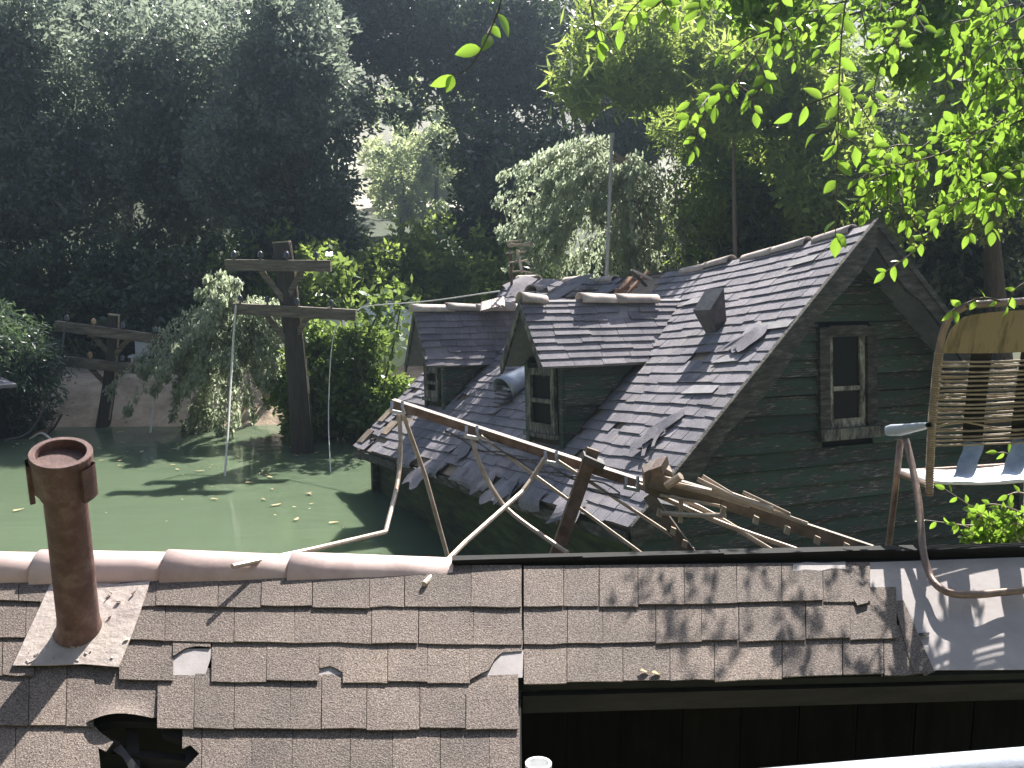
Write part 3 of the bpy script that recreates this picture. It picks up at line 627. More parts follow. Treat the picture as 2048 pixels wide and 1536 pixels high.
# dormers
for di, d in enumerate(DORM):
    a0, w_, b_, hr, he = d['a'], d['w'], d['b'], d['hr'], d['he']; ww = w_ - .12; bw = b_ - OV; hb = -bw * TN
    dm = MB()
    dm.prism([G(a0 - ww + .03, bw - .04, -he + .02), G(a0 + ww - .03, bw - .04, -he + .02), G(a0 + ww - .03, bw - .04, hb - .1), G(a0 - ww + .03, bw - .04, hb - .1)], -E2 * .04)
    for sg in (1, -1): dm.prism([G(a0 + sg * (ww - .03), bw - .04, -he + .1), G(a0 + sg * (ww - .03), bw - .04, hb - .05), G(a0 + sg * (ww - .03), (he - .1) / TN, -he + .1)], E1 * -sg * .03)
    dm.prism([G(a0, bw - .3, -hr - .06), G(a0 + ww, bw - .3, -he + .02), G(a0 - ww, bw - .3, -he + .02)], -E2 * .03)
    dorm = dm.build('dormer', M['wood_dark'], hs, label='%s dormer with clay tiles on its ridge' % ('front' if di == 0 else 'rear'))
    for sg in (1, -1):
        # roof slab of the dormer
        nn = nrm(np.cross(G(a0 + sg * w_, b_, -he) - G(a0, b_, -hr), E2)); nn = nn if np.dot(nn, E3) > 0 else -nn
        bk = hr / TN - .45
        P = [G(a0, b_, -hr), G(a0, bk, -hr), G(a0 + sg * w_, he / TN - .25, -he), G(a0 + sg * w_, b_, -he)]
        MB().prism([p - nn * .06 for p in P], nn * .05).build('dormer_roof', M['bare'], dorm)
        nr = 9 if sg < 0 else 5; s_l = math.hypot(w_, he - hr)
        for r in range(nr):
            f0, f1 = r / nr, (r + 1) / nr
            hh0, hh1 = hr + (he - hr) * f0, hr + (he - hr) * f1
            x = b_ + .02; end = (hh0 + hh1) / 2 / TN - .2
            while x > end:
                x2 = max(x - random.uniform(.3, .6), end)
                lf_ = .012 + random.uniform(0, .008); j = random.choice([0, .01, .02]) / s_l
                if random.random() > .03:
                    q_ = [G(a0 + sg * w_ * max(0, f0 - .03), x, -(hr + (he - hr) * max(0, f0 - .03))) - nn * .008, G(a0 + sg * w_ * max(0, f0 - .03), x2 + .006, -(hr + (he - hr) * max(0, f0 - .03))) - nn * .008,
                         G(a0 + sg * w_ * (f1 + j), x2 + .006, -(hr + (he - hr) * (f1 + j))) + nn * lf_, G(a0 + sg * w_ * (f1 + j), x, -(hr + (he - hr) * (f1 + j))) + nn * lf_]
                    MB().hexa([p - nn * .010 for p in q_] + q_).build('shingle', M['far_shingle'], dorm)
                x = x2
        # barge board at the front
        P = [(a0, -hr + .01), (a0 + sg * w_ * 1.03, -he - .02), (a0 + sg * w_ * 1.0, -he - .14), (a0 + sg * w_ * .92, -he - .10), (a0, -hr - .17)]
        MB().prism([G(x, b_ - .02, y) for x, y in P], E2 * .035).build('barge_board', M['trim'], dorm)
        # side boards
        hh = -he + .05; nb = 6; st = (hh - (hb - .05)) / nb
        for k in range(nb):
            t, u = hh - k * st, hh - (k + 1) * st; A_ = a0 + sg * ww
            q_ = [G(A_ - sg * .012, bw, t), G(A_ - sg * .012, -t / TN, t), G(A_ + sg * .01, -u / TN - .05, u + .004), G(A_ + sg * .01, bw, u + .004)]
            MB().hexa(q_ + [p - E1 * sg * .02 for p in q_]).build('siding_board', M['siding'], dorm)
        MB().prism([G(a0 + sg * (ww + .02), bw + .012, -he + .02), G(a0 + sg * (ww - .09), bw + .012, -he + .02), G(a0 + sg * (ww - .09), bw + .012, hb - .08), G(a0 + sg * (ww + .02), bw + .012, hb - .08)], -E2 * .05).build('corner_trim', M['siding'], dorm)
    # window
    o = bw + .01; wh = ww - .13; t0, t1 = -he - .05, hb + .16; tm = (t0 + t1) / 2
    def dbar(nm, x0, x1, y0, y1, th, mt, off=0): MB().prism([G(a0 + x0, o + off, y0), G(a0 + x1, o + off, y0), G(a0 + x1, o + off, y1), G(a0 + x0, o + off, y1)], E2 * th).build(nm, M[mt], dorm)
    for x0 in (-wh, wh - .11): dbar('window_frame', x0, x0 + .11, t0, t1, .05, 'trim')
    dbar('window_frame', -wh + .11, wh - .11, t0, t0 - .1, .05, 'trim'); dbar('window_frame', -wh + .11, wh - .11, tm + .03, tm - .03, .04, 'trim'); dbar('window_frame', -wh + .11, wh - .11, t1 + .14, t1, .05, 'trim')
    dbar('window_sill', -wh - .05, wh + .05, t1, t1 - .06, .09, 'trim')
    dbar('pane', -wh + .11, wh - .11, t0 - .1, tm + .03, .008, 'glass', -.015); dbar('pane', -wh + .11, wh - .11, tm - .03, t1 + .14, .008, 'glass', -.015)
    # ridge tiles
    for x0, x1, dz in ([(1.75, 2.45, .02), (1.1, 1.85, .0), (3.0, 3.42, .04)] if di == 0 else [(2.35, 3.2, .01), (1.75, 2.5, .03), (1.2, 1.9, .0), (.7, 1.3, 0)]):
        MB().barrel(G(a0, x1, -hr - .05 + dz), G(a0, x0, -hr - .05), E3, .13, .11, span=200, n=10).build('ridge_tile', M['clay_pale'], dorm, smooth=True)
# corrugated end tile and torn roofing near the far dormer ridge
cg = MB(); c0 = at(1005, 602, 20.0); c1 = at(966, 612, 20.0)
for k in range(9):
    t = k / 8; p = c0 * (1 - t) + c1 * t; cg.barrel(p + [0, -.25, -.1], p + [0, .15, .03], (0, 0, 1), .05, .05, .01, 180, 6)
cg.build('corrugated_sheet', M['clay_pale'], hs)
for (px, py, Y_, an, wd) in ((1075, 575, 19.6, .3, .7), (1140, 570, 19.4, -.2, .8), (1190, 590, 18.9, .1, .9), (1040, 568, 20.5, .5, .6), (1110, 590, 19.0, .0, .8), (1225, 592, 18.6, -.1, .7)):
    c = at(px, py, Y_)
    MB().grid(lambda s, t: c + E2 * (t - .5) * wd * .8 - E3 * (t - .5) * wd * .45 + E1 * (s - .5) * wd + E3 * (.08 * math.sin(3 * s + an * 9) * t + an * .2 * (s - .5)), 6, 5).build('torn_shingle', M['far_shingle'], hs)
ridge = at(1062, 583, 19.0); MB().barrel(ridge, at(1085, 581, 19.6), (0, 0, 1), .13, .11, .02, 190, 10).build('ridge_tile', M['clay_pale'], hs, smooth=True)
# aerial on the far roof
an = thing('tv_antenna', at(1024, 586, 20.6), 'small rusty television antenna standing on the far roof end', 'antenna')
MB().tube([at(1024, 590, 20.6), at(1021, 500, 20.6)], .028, 8).build('mast', M['rust'], an)
MB().bar(at(1034, 500, 20.5), at(1044, 545, 20.2), .05, .05).build('boom', M['rod'], an)
MB().bar(at(1016, 489, 20.6), at(1062, 489, 20.3), .06, .05).build('boom', M['rod'], an)
for (x0, y0, x1, y1) in ((1015, 484, 1045, 480), (1018, 494, 1062, 484), (1022, 488, 1068, 492), (1014, 506, 1026, 505), (1036, 506, 1053, 501), (1019, 525, 1034, 523), (1040, 523, 1056, 520), (1026, 543, 1045, 542), (1040, 541, 1064, 546), (1012, 507, 1018, 506)):
    MB().tube([at(x0, y0, 20.5), at(x1, y1, 20.3)], .017, 6).build('element', M['rod'], an)
mp = thing('metal_pole', at(1212, 600, 21.5), 'thin grey metal pole rising behind the sunken roof', 'pole')
MB().tube([at(1211, 610, 21.5), at(1224, 272, 21.5)], [.04, .035], 8).build('pole_tube', M['steel'], mp)
MB().tube([at(1224, 276, 21.5), at(1224, 266, 21.5)], .05, 8).build('pole_cap', M['steel'], mp)

# ------------------------------------------------------------------ utility poles and wires
def upole(base, Yb, top, arms, lab, rb_, rt):
    pb_ = onwater(*base); t = thing('utility_pole', pb_, lab, 'utility pole', 'leaning utility poles in the flood water'); tp = at(*top, Yb)
    pts = [pb_ + (tp - pb_) * k + np.array([.06 * math.sin(k * 3.1), 0, 0]) for k in np.linspace(-.25, 1, 9)]
    MB().tube(pts, list(np.linspace(rb_ * 1.05, rt, 9)), 14).build('pole', M['pole'], t)
    ax_ = nrm(tp - pb_); MB().tube([tp - ax_ * .01, tp + ax_ * .025], rt * 1.02, 14).build('pole_top', M['pole_end'], t)
    MB().tube([p + np.array([rt * 1.05, -.08, 0]) for p in pts[2:]], .022, 6).build('conduit', M['rod'], t)
    for (l, r, br, ins, amber) in arms:
        pl, pr = at(*l, Yb - rt - .12), at(*r, Yb - rt - .12)
        arm = MB().bar(pl, pr, .16, .25).build('crossarm', M['arm_wood'], t)
        for k, f in enumerate(ins):
            c = pl * (1 - f) + pr * f + np.array([0, 0, .125])
            MB().tube([c, c + [0, 0, .06], c + [0, 0, .065], c + [0, 0, .12], c + [0, 0, .125], c + [0, 0, .17], c + [0, 0, .2]], [.025, .025, .07, .055, .07, .05, .015], 10).build('insulator', M['insul_amber' if k in amber else 'insul'], arm)
        for (p0, p1) in br:
            MB().bar(at(*p0, Yb - rt - .05), at(*p1, Yb - rt - .02), .04, .13).build('brace', M['arm_wood'], t)
    return t
upole((606, 903), 24.2, (563, 485), [((452, 530), (662, 532), [((522, 541), (570, 602)), ((605, 541), (570, 602))], (.08, .33, .58, .86), ()),
    ((466, 617), (712, 630), [((532, 628), (578, 690)), ((618, 632), (578, 690))], (.06, .28, .52, .8), ())], 'tall leaning utility pole standing in green water before the leafy bush', .27, .21)
upole((206, 853), 27.2, (228, 630), [((112, 651), (344, 682), [((182, 668), (226, 714)), ((260, 675), (226, 714))], (.1, .33, .58, .86), (1,)),
    ((105, 720), (312, 741), [((180, 735), (214, 770)), ((250, 742), (214, 770))], (.1, .37, .68), (1,))], 'shorter utility pole at left by the sandy bank with amber insulators', .18, .15)
def cable(name, pts, r, mt, lab, cat='cable', grp='loose wires hanging from the poles', n=8):
    return MB().tube(curve(pts, 6), r, n).build(name, M[mt], None, label=lab, cat=cat, group=grp)
we = onwater(446, 957)
cable('rope', [at(472, 610, 23.75), at(468, 660, 23.6), at(463, 740, 23.4), at(456, 860, 22.4), we - [0, 0, .3]], .024, 'rope', 'white rope hanging from the lower crossarm of the tall pole into the water')
cable('wire', [at(131, 645, 26.9), at(120, 720, 26.6), at(100, 790, 26), at(60, 862, 25.7), onwater(8, 882)], .03, 'wire', 'grey wire sagging from the shorter pole to the water at far left')
cable('wire', [at(318, 668, 26.9), at(317, 700, 26.9), at(313, 760, 26.7), onwater(298, 866) - [0, 0, .2]], .028, 'rope', 'pale wire dropping from the right insulator of the shorter pole')
cable('wire', [at(684, 628, 23.9), at(664, 690, 23.7), at(657, 830, 23.2), onwater(662, 950) - [0, 0, .2]], .012, 'rope', 'thin pale wire entering the water right of the tall pole')
cable('wire', [at(712, 622, 24.0), at(740, 612, 24), at(860, 602, 23), at(1000, 582, 20.8)], .014, 'rope', 'straight service wire running from the tall pole to the far roof end')
cable('wire', [onwater(60, 878), at(85, 868, 25.2) + [0, 0, .02], onwater(112, 890)], .03, 'rope', 'short pale loop of wire floating behind the rusty vent pipe')
cable('branch', [onwater(92, 872), at(108, 855, 25.6), at(124, 828, 25.6)], .03, 'wood_grey', 'bare bleached stick poking out of the water at left', 'stick', None)
# house debris floating
MB().bar(onwater(66, 870) + [0, 0, .02], onwater(98, 865) + [0, 0, .05], .12, .08).build('driftwood', M['wood_raw'], None, label='reddish piece of wood floating at left by the bare stick', cat='driftwood')

# ------------------------------------------------------------------ fallen antenna
fa = thing('fallen_antenna', at(1185, 1090, 3.9), 'bent rusty rooftop antenna leaning across the foreground roof ridge', 'antenna')
def P3(l): return [at(x, y, d) for x, y, d in l]
MB().bar(at(785, 806, 4.45), at(1310, 977, 4.0), .036, .036).build('boom', M['boom'], fa)
MB().bar(at(1186, 898, 4.05), at(1110, 1115, 4.0), .05, .05, up=(0, 1, 0)).build('mast', M['boom'], fa)
MB().bar(at(1165, 912, 4.02), at(1206, 930, 4.02), .09, .025).build('clamp', M['steel_dark'], fa)
for (x, y, d) in ((796, 808, 4.40), (944, 857, 4.27), (1101, 907, 4.13), (1262, 958, 4.0)):
    c = at(x, y, d) + [0, -.03, -.005]; m = MB()
    for dx in (-.022, .022): m.tube([c + [dx, 0, .022], c + [dx, -.01, .0], c + [dx * 1.3, -.005, -.024]], .007, 6)
    m.bar(c + [-.03, -.008, -.018], c + [.03, -.008, -.03], .014, .014); m.build('clip', M['steel'], fa)
EL = [[(797, 822, 4.4), (801, 880, 4.35), (796, 960, 4.25), (771, 1064, 3.95)], [(771, 1064, 3.95), (620, 1100, 3.56), (465, 1133, 3.3)], [(806, 828, 4.4), (850, 950, 4.4), (895, 1112, 4.4)],
      [(944, 872, 4.25), (955, 915, 4.2), (985, 978, 4.15), (1026, 1028, 4.1), (1135, 1106, 3.9)], [(962, 872, 4.25), (1290, 1112, 3.95)],
      [(1092, 914, 4.1), (1062, 960, 4.05), (1044, 984, 4.0), (930, 1085, 3.65), (848, 1168, 3.3)], [(1116, 922, 4.1), (1386, 1098, 3.9)],
      [(1272, 968, 3.98), (1400, 1015, 3.95), (1552, 1106, 3.8)], [(1292, 980, 3.98), (1440, 1045, 3.9), (1606, 1104, 3.8)]]
for i, e in enumerate(EL):
    pts = P3(e); pts = curve(pts, 5) if i in (0, 3, 7, 8) else pts
    MB().tube(pts, .0095 if i not in (4, 6) else .007, 8).build('element', M['rod'], fa)
wz = MB(); p0, p1 = at(890, 850, 4.3), at(1240, 975, 4.0)
for k in range(3): wz.tube([p0 * (1 - t) + p1 * t + np.array([0, 0, -.02 - .015 * math.sin(t * 19 + k * 2) - .01 * k]) for t in np.linspace(0, 1, 24)], .0035, 5)
wz.build('twisted_wire', M['wire'], fa)
fb = thing('antenna_wreck', at(1500, 1080, 3.85), 'tangle of crushed antenna brackets and rods right of the mast', 'antenna')
MB().bar(at(1330, 965, 3.95), at(1745, 1104, 3.62), .018, .048).build('boom', M['boom_pale'], fb)
MB().bar(at(1300, 958, 3.9), at(1440, 1000, 3.85), .03, .06).build('boom', M['boom_pale'], fb)
MB().prism(P3([(1288, 945, 3.9), (1318, 930, 3.9), (1345, 945, 3.9), (1350, 985, 3.9), (1325, 1000, 3.9), (1290, 985, 3.9)]), (.0, .07, .01)).build('bracket', M['boom_pale'], fb)
MB().prism(P3([(1300, 940, 3.86), (1322, 932, 3.86), (1326, 950, 3.86), (1306, 955, 3.86)]), (.03, .05, .03)).build('bracket', M['boom'], fb)
for e, r in (([(1333, 972, 3.85), (1362, 952, 3.82)], .016), ([(1395, 958, 3.8), (1480, 1000, 3.75), (1615, 1048, 3.65)], .008), ([(1405, 952, 3.82), (1480, 998, 3.75), (1580, 1030, 3.7)], .007), ([(1486, 984, 3.75), (1580, 1028, 3.68)], .006), ([(1322, 1026, 3.85), (1380, 1030, 3.8), (1452, 1031, 3.76)], .009),
             ([(1345, 968, 3.86), (1420, 985, 3.8), (1500, 1010, 3.74)], .012), ([(1362, 1000, 3.84), (1361, 1045, 3.84)], .009), ([(1320, 990, 3.87), (1440, 1012, 3.8)], .006), ([(1425, 978, 3.8), (1545, 1020, 3.7)], .014)):
    MB().tube(P3(e), r, 7).build('rod', M['rod'], fb)
MB().bar(at(1296, 990, 3.92), at(1385, 1112, 3.85), .012, .042).build('brace', M['boom_pale'], fb)
for (x, y, d) in ((1318, 1024, 3.88), (1345, 1060, 3.87), (1368, 1085, 3.86), (1445, 1018, 3.78), (1510, 1038, 3.73), (1572, 1058, 3.69), (1632, 1078, 3.66), (1690, 1092, 3.63)):
    c = at(x, y, d) + [0, -.015, 0]; MB().box(c, (.009, 0, -.004), (0, .008, 0), (.002, 0, .014)).build('clip', M['rod'], fb)

# ------------------------------------------------------------------ lawn chair
ch = thing('lawn_chair', at(2040, 1185, 3.4), 'weathered folding lawn chair with blue straps standing on the foreground roof ridge', 'chair')
OFF = at(2048, 985, 3.55)[0] - at(1862, 985, 3.55)[0] + .27          # chair width
sh = np.array([OFF, .10, .012])
bk = [at(1858, 990, 3.60), at(1860, 930, 3.57), at(1864, 845, 3.54), at(1873, 745, 3.49), at(1880, 690, 3.46), at(1892, 648, 3.44)]
cl = [at(1905, 628, 3.43), at(1935, 612, 3.42), at(1965, 608, 3.42)]
left = bk + cl; right = [p + sh for p in bk]; rc = [bk[-1] + sh + (p - bk[-1]) * np.array([-1, 1, 1]) for p in cl]
MB().tube(curve(left + rc[::-1] + right[::-1], 4), .0125, 10).build('back_frame', M['tube'], ch, smooth=True)
legs = [at(1812, 880, 3.78), at(1826, 940, 3.68), at(1838, 1010, 3.56), at(1846, 1100, 3.42), at(1858, 1145, 3.36), at(1875, 1172, 3.30), at(1905, 1187, 3.27), at(1960, 1189, 3.27)]
lr = [p + sh * [1, .6, 0] for p in legs[:6]]
MB().tube(curve(legs + [legs[-1] + [.12, .03, 0], lr[-1] + [-.04, -.02, -.01]] + lr[::-1], 4), .0125, 10).build('rear_leg', M['tube'], ch, smooth=True)
for o in (0, 1): MB().tube([at(1801, 880, 3.86) + sh * o, at(1790, 985, 3.88) + sh * o, at(1772, 1135, 3.95) + sh * o], .0125, 10).build('front_leg', M['tube'], ch, smooth=True)
seat = [at(1858, 972, 3.6), at(1795, 946, 3.98)]
MB().tube([seat[0], seat[1], seat[1] + sh, seat[0] + sh], .0125, 8).build('seat_frame', M['tube'], ch)
for o in (0, 1):
    p0, p1 = at(1781, 862, 3.95) + sh * o, at(1858, 850, 3.5) + sh * o
    am = MB(); d_ = p1 - p0; sd = nrm(np.cross(d_, [0, 0, 1])); up_ = nrm(np.cross(sd, d_))
    prof_ = [(0, .012, .012), (.03, .026, .02), (.15, .031, .022), (.5, .027, .016), (.85, .018, .012), (1, .012, .008)]
    def afn(a, b):
        t = a * 5; i = min(int(t), 4); f = t - i; q0, q1 = prof_[i], prof_[i + 1]; tt, wx, hz = (q0[k] * (1 - f) + q1[k] * f for k in range(3)); an = 2 * math.pi * b
        c_, s_ = math.cos(an), math.sin(an)
        return p0 + d_ * tt + sd * wx * math.copysign(abs(c_) ** .5, c_) + up_ * hz * math.copysign(abs(s_) ** .5, s_)
    am.grid(afn, 15, 16).build('armrest', M['arm'], ch, smooth=True)
def bpt(y, s, dp=0.):                        # a point across the back at picture height y on the left tube
    k = np.interp(-y, [-990, -930, -845, -745, -690, -648, -628], [0, 1, 2, 3, 4, 5, 6]); i = int(min(k, 5)); P = bk + cl[:1]
    p = P[i] + (P[i + 1] - P[i]) * (k - i); return p + sh * s + np.array([0, .02 * math.sin(math.pi * s) + dp, -.012 * math.sin(math.pi * s)])
for k in range(19):
    y = 724 + k * 9.2 + random.uniform(-1.5, 1.5); dy = random.uniform(-3, 3)
    a = bpt(y, 0, -.013); b_ = bpt(y + dy, 1, -.013)
    if k == 14: pts = [bpt(y + 4, 0), bpt(y - 8, .22), bpt(y + 14, .55), bpt(y, 1)]
    else: pts = [bpt(y, s, -.01) + np.array([0, 0, random.uniform(-.0015, .0015)]) for s in np.linspace(0, 1, 9)]
    MB().tube(curve(pts, 2), .0042, 6).build('back_cord', M['cord'], ch, smooth=True)
for k in range(12):
    y = 732 + k * 13; MB().tube([bpt(y + random.uniform(-1, 1), s, .022) for s in np.linspace(0, 1, 7)], .0036, 6)  .build('back_cord', M['cord'], ch, smooth=True)
wp = MB(); 
for k in range(60):
    c = bpt(706 + k * 4.8, 0); wp.tube([c + [0, 0, -.002], c + [0, 0, .002]], .0155, 8)
wp.build('cord_wrap', M['cord'], ch)
MB().grid(lambda s, t: (bpt(706 - 76 * t, .02 + .96 * s, -.004) + np.array([0, 0, .018 * t * math.sin(math.pi * s) ** .5 - .03 * t * (1 - math.sin(math.pi * s) ** .3)])), 20, 6).build('back_panel', M['vinyl_tan'], ch, smooth=True)
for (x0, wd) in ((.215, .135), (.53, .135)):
    MB().grid(lambda s, t: bpt(702 + 185 * t, x0 + wd * s, .012), 2, 8).build('shaded_strap', M['felt_dark'], ch, smooth=True)  # shade on the upper strap, painted as a separate dark strip
    def st(s, t):
        c = bpt(886, x0 + wd * s, .004)
        return c + np.array([-.012 * t * t + .003 * math.sin(9 * t), .045 * t ** 1.5, -.14 * t + .004 * math.sin(s * 6)])
    MB().grid(st, 4, 10).build('strap', M['vinyl_blue'], ch, smooth=True)
for k in range(24):
    t = (k + .5) / 24; p = seat[0] * (1 - t) + seat[1] * t + np.array([0, 0, .013])
    MB().tube([p + sh * s + np.array([0, 0, -.02 * math.sin(math.pi * s)]) for s in np.linspace(0, 1, 7)], .0068, 6).build('seat_cord', M['vinyl_white'], ch, smooth=True)

# ------------------------------------------------------------------ pipes at the very front
rp_ = thing('railing_pipe', at(1750, 1545, 1.25), 'pale smooth pipe rail crossing the bottom right corner', 'railing')
MB().tube([at(1330, 1604, 1.25), at(2400, 1516, 1.25)], .031, 24).build('rail', M['arm'], rp_, smooth=True)
op = thing('open_pipe', at(1077, 1700, 2.2), 'open white pipe end standing in front of the dark eave', 'pipe')
c = at(1077, 1526, 2.2); m = MB()
for r, z0, z1 in ((.030, -.5, 0), (.0235, -.5, 0)): m.tube([c + [0, 0, z0], c + [0, 0, z1]], r, 24, cap=False)
for k in range(24):
    a, b_ = 2 * math.pi * k / 24, 2 * math.pi * (k + 1) / 24
    m.poly([c + [.030 * math.cos(a), .030 * math.sin(a), 0], c + [.030 * math.cos(b_), .030 * math.sin(b_), 0], c + [.0235 * math.cos(b_), .0235 * math.sin(b_), 0], c + [.0235 * math.cos(a), .0235 * math.sin(a), 0]])
m.build('pipe', M['white'], op); MB().tube([c + [0, 0, -.2], c + [0, 0, -.19]], .0235, 16).build('pipe_plug', M['steel_dark'], op)
# ------------------------------------------------------------------ things on the far bank
sd_ = thing('satellite_dish', at(790, 760, 27.5), 'large white dish showing behind the leafy bush', 'dish'); c = at(765, 672, 27.5)
MB().grid(lambda a, b: c + np.array([1.0 * b * math.cos(a * 2 * math.pi), .35 * b * b - .3, .92 * b * math.sin(a * 2 * math.pi)]), 32, 6).build('reflector', M['white'], sd_, smooth=True)
MB().tube([c + [.93 * math.cos(t), .05, .92 * math.sin(t)] for t in np.linspace(0, 2 * math.pi, 33)], .03, 6).build('rim', M['white'], sd_)
MB().tube([c + [-.5, -.1, -.1], c + [.1, -.7, .1], c + [.6, -.1, .35]], .03, 6).build('feed_arm', M['steel'], sd_)
MB().tube([c + [0, .3, -.1], c + [0, .3, -2.4]], .09, 8).build('post', M['steel_dark'], sd_)
pn = thing('boat', at(690, 740, 27.8), 'white boat hull tilted up behind the leafy bush left of the dish', 'boat')
MB().prism(P3([(645, 632, 27.8), (690, 630, 27.8), (722, 640, 27.8), (722, 735, 27.8), (690, 742, 27.8), (668, 700, 27.8)]), (.1, .5, .0)).build('hull', M['white'], pn)
MB().prism(P3([(684, 655, 27.76), (690, 652, 27.76), (700, 710, 27.76), (694, 712, 27.76)]), (0, .05, 0)).build('stripe', M['vinyl_blue'], pn)
pc = thing('garden_chair', at(280, 742, 30.5), 'white slatted garden chair half hidden behind the shorter pole', 'chair')
MB().box(at(284, 690, 30.5), (.2, 0, 0), (0, .03, 0), (0, 0, .33)).build('backrest', M['white'], pc)
MB().box(at(278, 712, 30.3), (.25, 0, 0), (0, .22, 0), (0, 0, .03)).build('seat', M['white'], pc)
for (px, d) in ((264, 30.1), (292, 30.1), (266, 30.5), (294, 30.5)): MB().bar(at(px, 714, d), at(px, 745, d), .05, .05).build('leg', M['white'], pc)
tk = thing('storage_tank', at(272, 735, 31.6), 'grey rounded tank under the dark trees behind the shorter pole', 'tank')
MB().tube([at(245, 700, 31.8), at(247, 700, 31.8), at(310, 706, 31.8), at(312, 706, 31.8)], [.3, .6, .6, .3], 16).build('shell', M['wood_grey'], tk, smooth=True)
for px in (255, 303): MB().box(at(px, 735, 31.8), (.06, 0, 0), (0, .4, 0), (0, 0, .3)).build('support', M['wood_dark'], tk)
sh2 = thing('shed', onwater(-60, 900), 'corner of a grey shed roof at the left edge over the water', 'shed')
MB().prism(P3([(-160, 690, 25), (-10, 748, 25), (34, 768, 24.4), (-150, 780, 24.0)]), (0, 0, -.08)).build('roof', M['far_shingle'], sh2)
MB().box(at(-70, 830, 25.2), (.75, 0, 0), (0, .5, 0), (0, 0, 1.0)).build('wall', M['wood_dark'], sh2)
# floating leaves
lm = []
for k in range(4):
    a = np.linspace(0, 2 * math.pi, 9)[:-1]; me = bpy.data.meshes.new('floating_leaf')
    me.from_pydata([(math.cos(t) * .5, math.sin(t) * .2 * (1 + .3 * math.sin(2 * t + k)), .03 * math.cos(2 * t + k)) for t in a], [], [tuple(range(8))]); me.materials.append(M['litter']); lm.append(me)
for i in range(95):
    px, py = random.uniform(0, 740), random.triangular(862, 1100, 900)
    if px > 690 and py > 930: continue
    p = onwater(px, py); o = bpy.data.objects.new('floating_leaf', random.choice(lm)); COL.objects.link(o)
    o.location = p + [0, 0, .03]; s = random.uniform(.06, .18) * random.choice([1, .6, 1.3]); o.scale = (s, s, s); o.rotation_euler = (0, 0, random.uniform(0, 6))
    tag(o, 'small dry leaf floating on the green water', 'leaf', 'leaves floating on the water')

# ------------------------------------------------------------------ foliage
def leafgeo(C, size, asp, ax_=None, axj=.6, jit=.35):
    """diamond leaves at C; ax_ gives a preferred direction for the leaf axis"""
    n = len(C); d = rng.normal(size=(n, 3))
    if ax_ is not None: d = np.asarray(ax_) + d * axj
    d /= np.linalg.norm(d, axis=1, keepdims=True) + 1e-9
    u = np.cross(d, rng.normal(size=(n, 3))); u /= np.linalg.norm(u, axis=1, keepdims=True) + 1e-9
    s = (size * (1 + jit * rng.uniform(-1, 1, n)))[:, None]
    a = C - d * s * .5; b = C + u * s * asp * .5 - d * s * .05; c_ = C + d * s * .5; e = C - u * s * asp * .5 - d * s * .05
    v = np.stack([a, b, c_, e], 1).reshape(-1, 3)
    return v, np.arange(4 * n).reshape(n, 4)
def crown_pts(blobs, n, per=14, clump=.28, shell=.5):
    """blobs hold clumps, clumps hold leaves: light tops and dark gaps come from the clumps shading each other"""
    B = np.array(blobs, float); w_ = B[:, 3] * B[:, 4]; w_ /= w_.sum(); per = per * 4; m = max(1, n // per)
    k = rng.choice(len(B), m, p=w_); d = rng.normal(size=(m, 3)); d /= np.linalg.norm(d, axis=1, keepdims=True)
    r = shell + (1 - shell) * rng.uniform(0, 1, m) ** .6; r *= 1 + .14 * rng.normal(size=m)
    S = B[k, :3] + d * r[:, None] * B[k][:, [3, 5, 4]]
    g = rng.normal(size=(m * per, 3)); g /= np.linalg.norm(g, axis=1, keepdims=True) + 1e-9
    cs = np.repeat(clump * 1.6 * rng.uniform(.5, 1.4, m), per)[:, None]
    g = g * cs * rng.uniform(.35, 1, (m * per, 1)) ** .6
    g[:, 2] *= .75
    return np.repeat(S, per, 0) + g + rng.normal(size=(m * per, 3)) * clump * .25, np.repeat(d, per, 0) * .5 + g / (cs + 1e-9)
def pb_blob(px, py, Yd, rx, ry=None, rz=None):
    ry = ry or rx; k = Yd / F; p = at(px, py, Yd); return (*p, rx * k, ry * k, (rz or (rx + ry) / 2) * k)
def tree(name, label, cat, base, blobs, n, mt, size, asp=.45, clump=.28, bark='bark', tr=.2, grp=None, ax_=None, axj=.6, per=14, shell=.5, limbs=True, stems=()):
    bp = np.array([base[0], base[1], float(terr(np.array(base[0]), np.array(base[1]))) - .1])
    t = thing(name, bp, label, cat, grp)
    C, d = crown_pts(blobs, n, per, clump, shell)
    a = d * .5 + np.array(ax_) if ax_ is not None else d
    v, q_ = leafgeo(C, size, asp, a, axj)
    tk_ = MB(); B = np.array(blobs); top = B[np.argmax(B[:, 2]), :3]
    mid = (bp + top) / 2 + np.array([random.uniform(-.3, .3), 0, 0])
    tk_.tube(curve([bp, bp * .6 + mid * .4, mid, top], 5), list(np.linspace(tr, tr * .3, 16)), 9)
    if limbs:
        for b_ in blobs[:14]:
            e = np.array(b_[:3]); s_ = bp + (mid - bp) * random.uniform(.5, 1.0)
            tk_.tube(curve([s_, (s_ + e) / 2 + np.array([0, 0, -.2]), e], 4), list(np.linspace(tr * .45, tr * .12, 9)), 6)
    tk_.build('trunk', M[bark], t, smooth=True)
    if stems:
        for x0, x1 in stems: MB().tube(curve([at(x0 + 15, 330, 39.5), at((x0 + x1) / 2 + 6, 240, 39.5), at(x1, 130, 39.5)], 4), .09, 6).build('stem', M['bark_pale'], t)
    fastmesh('crown', v, q_, M[mt], t)
    return t
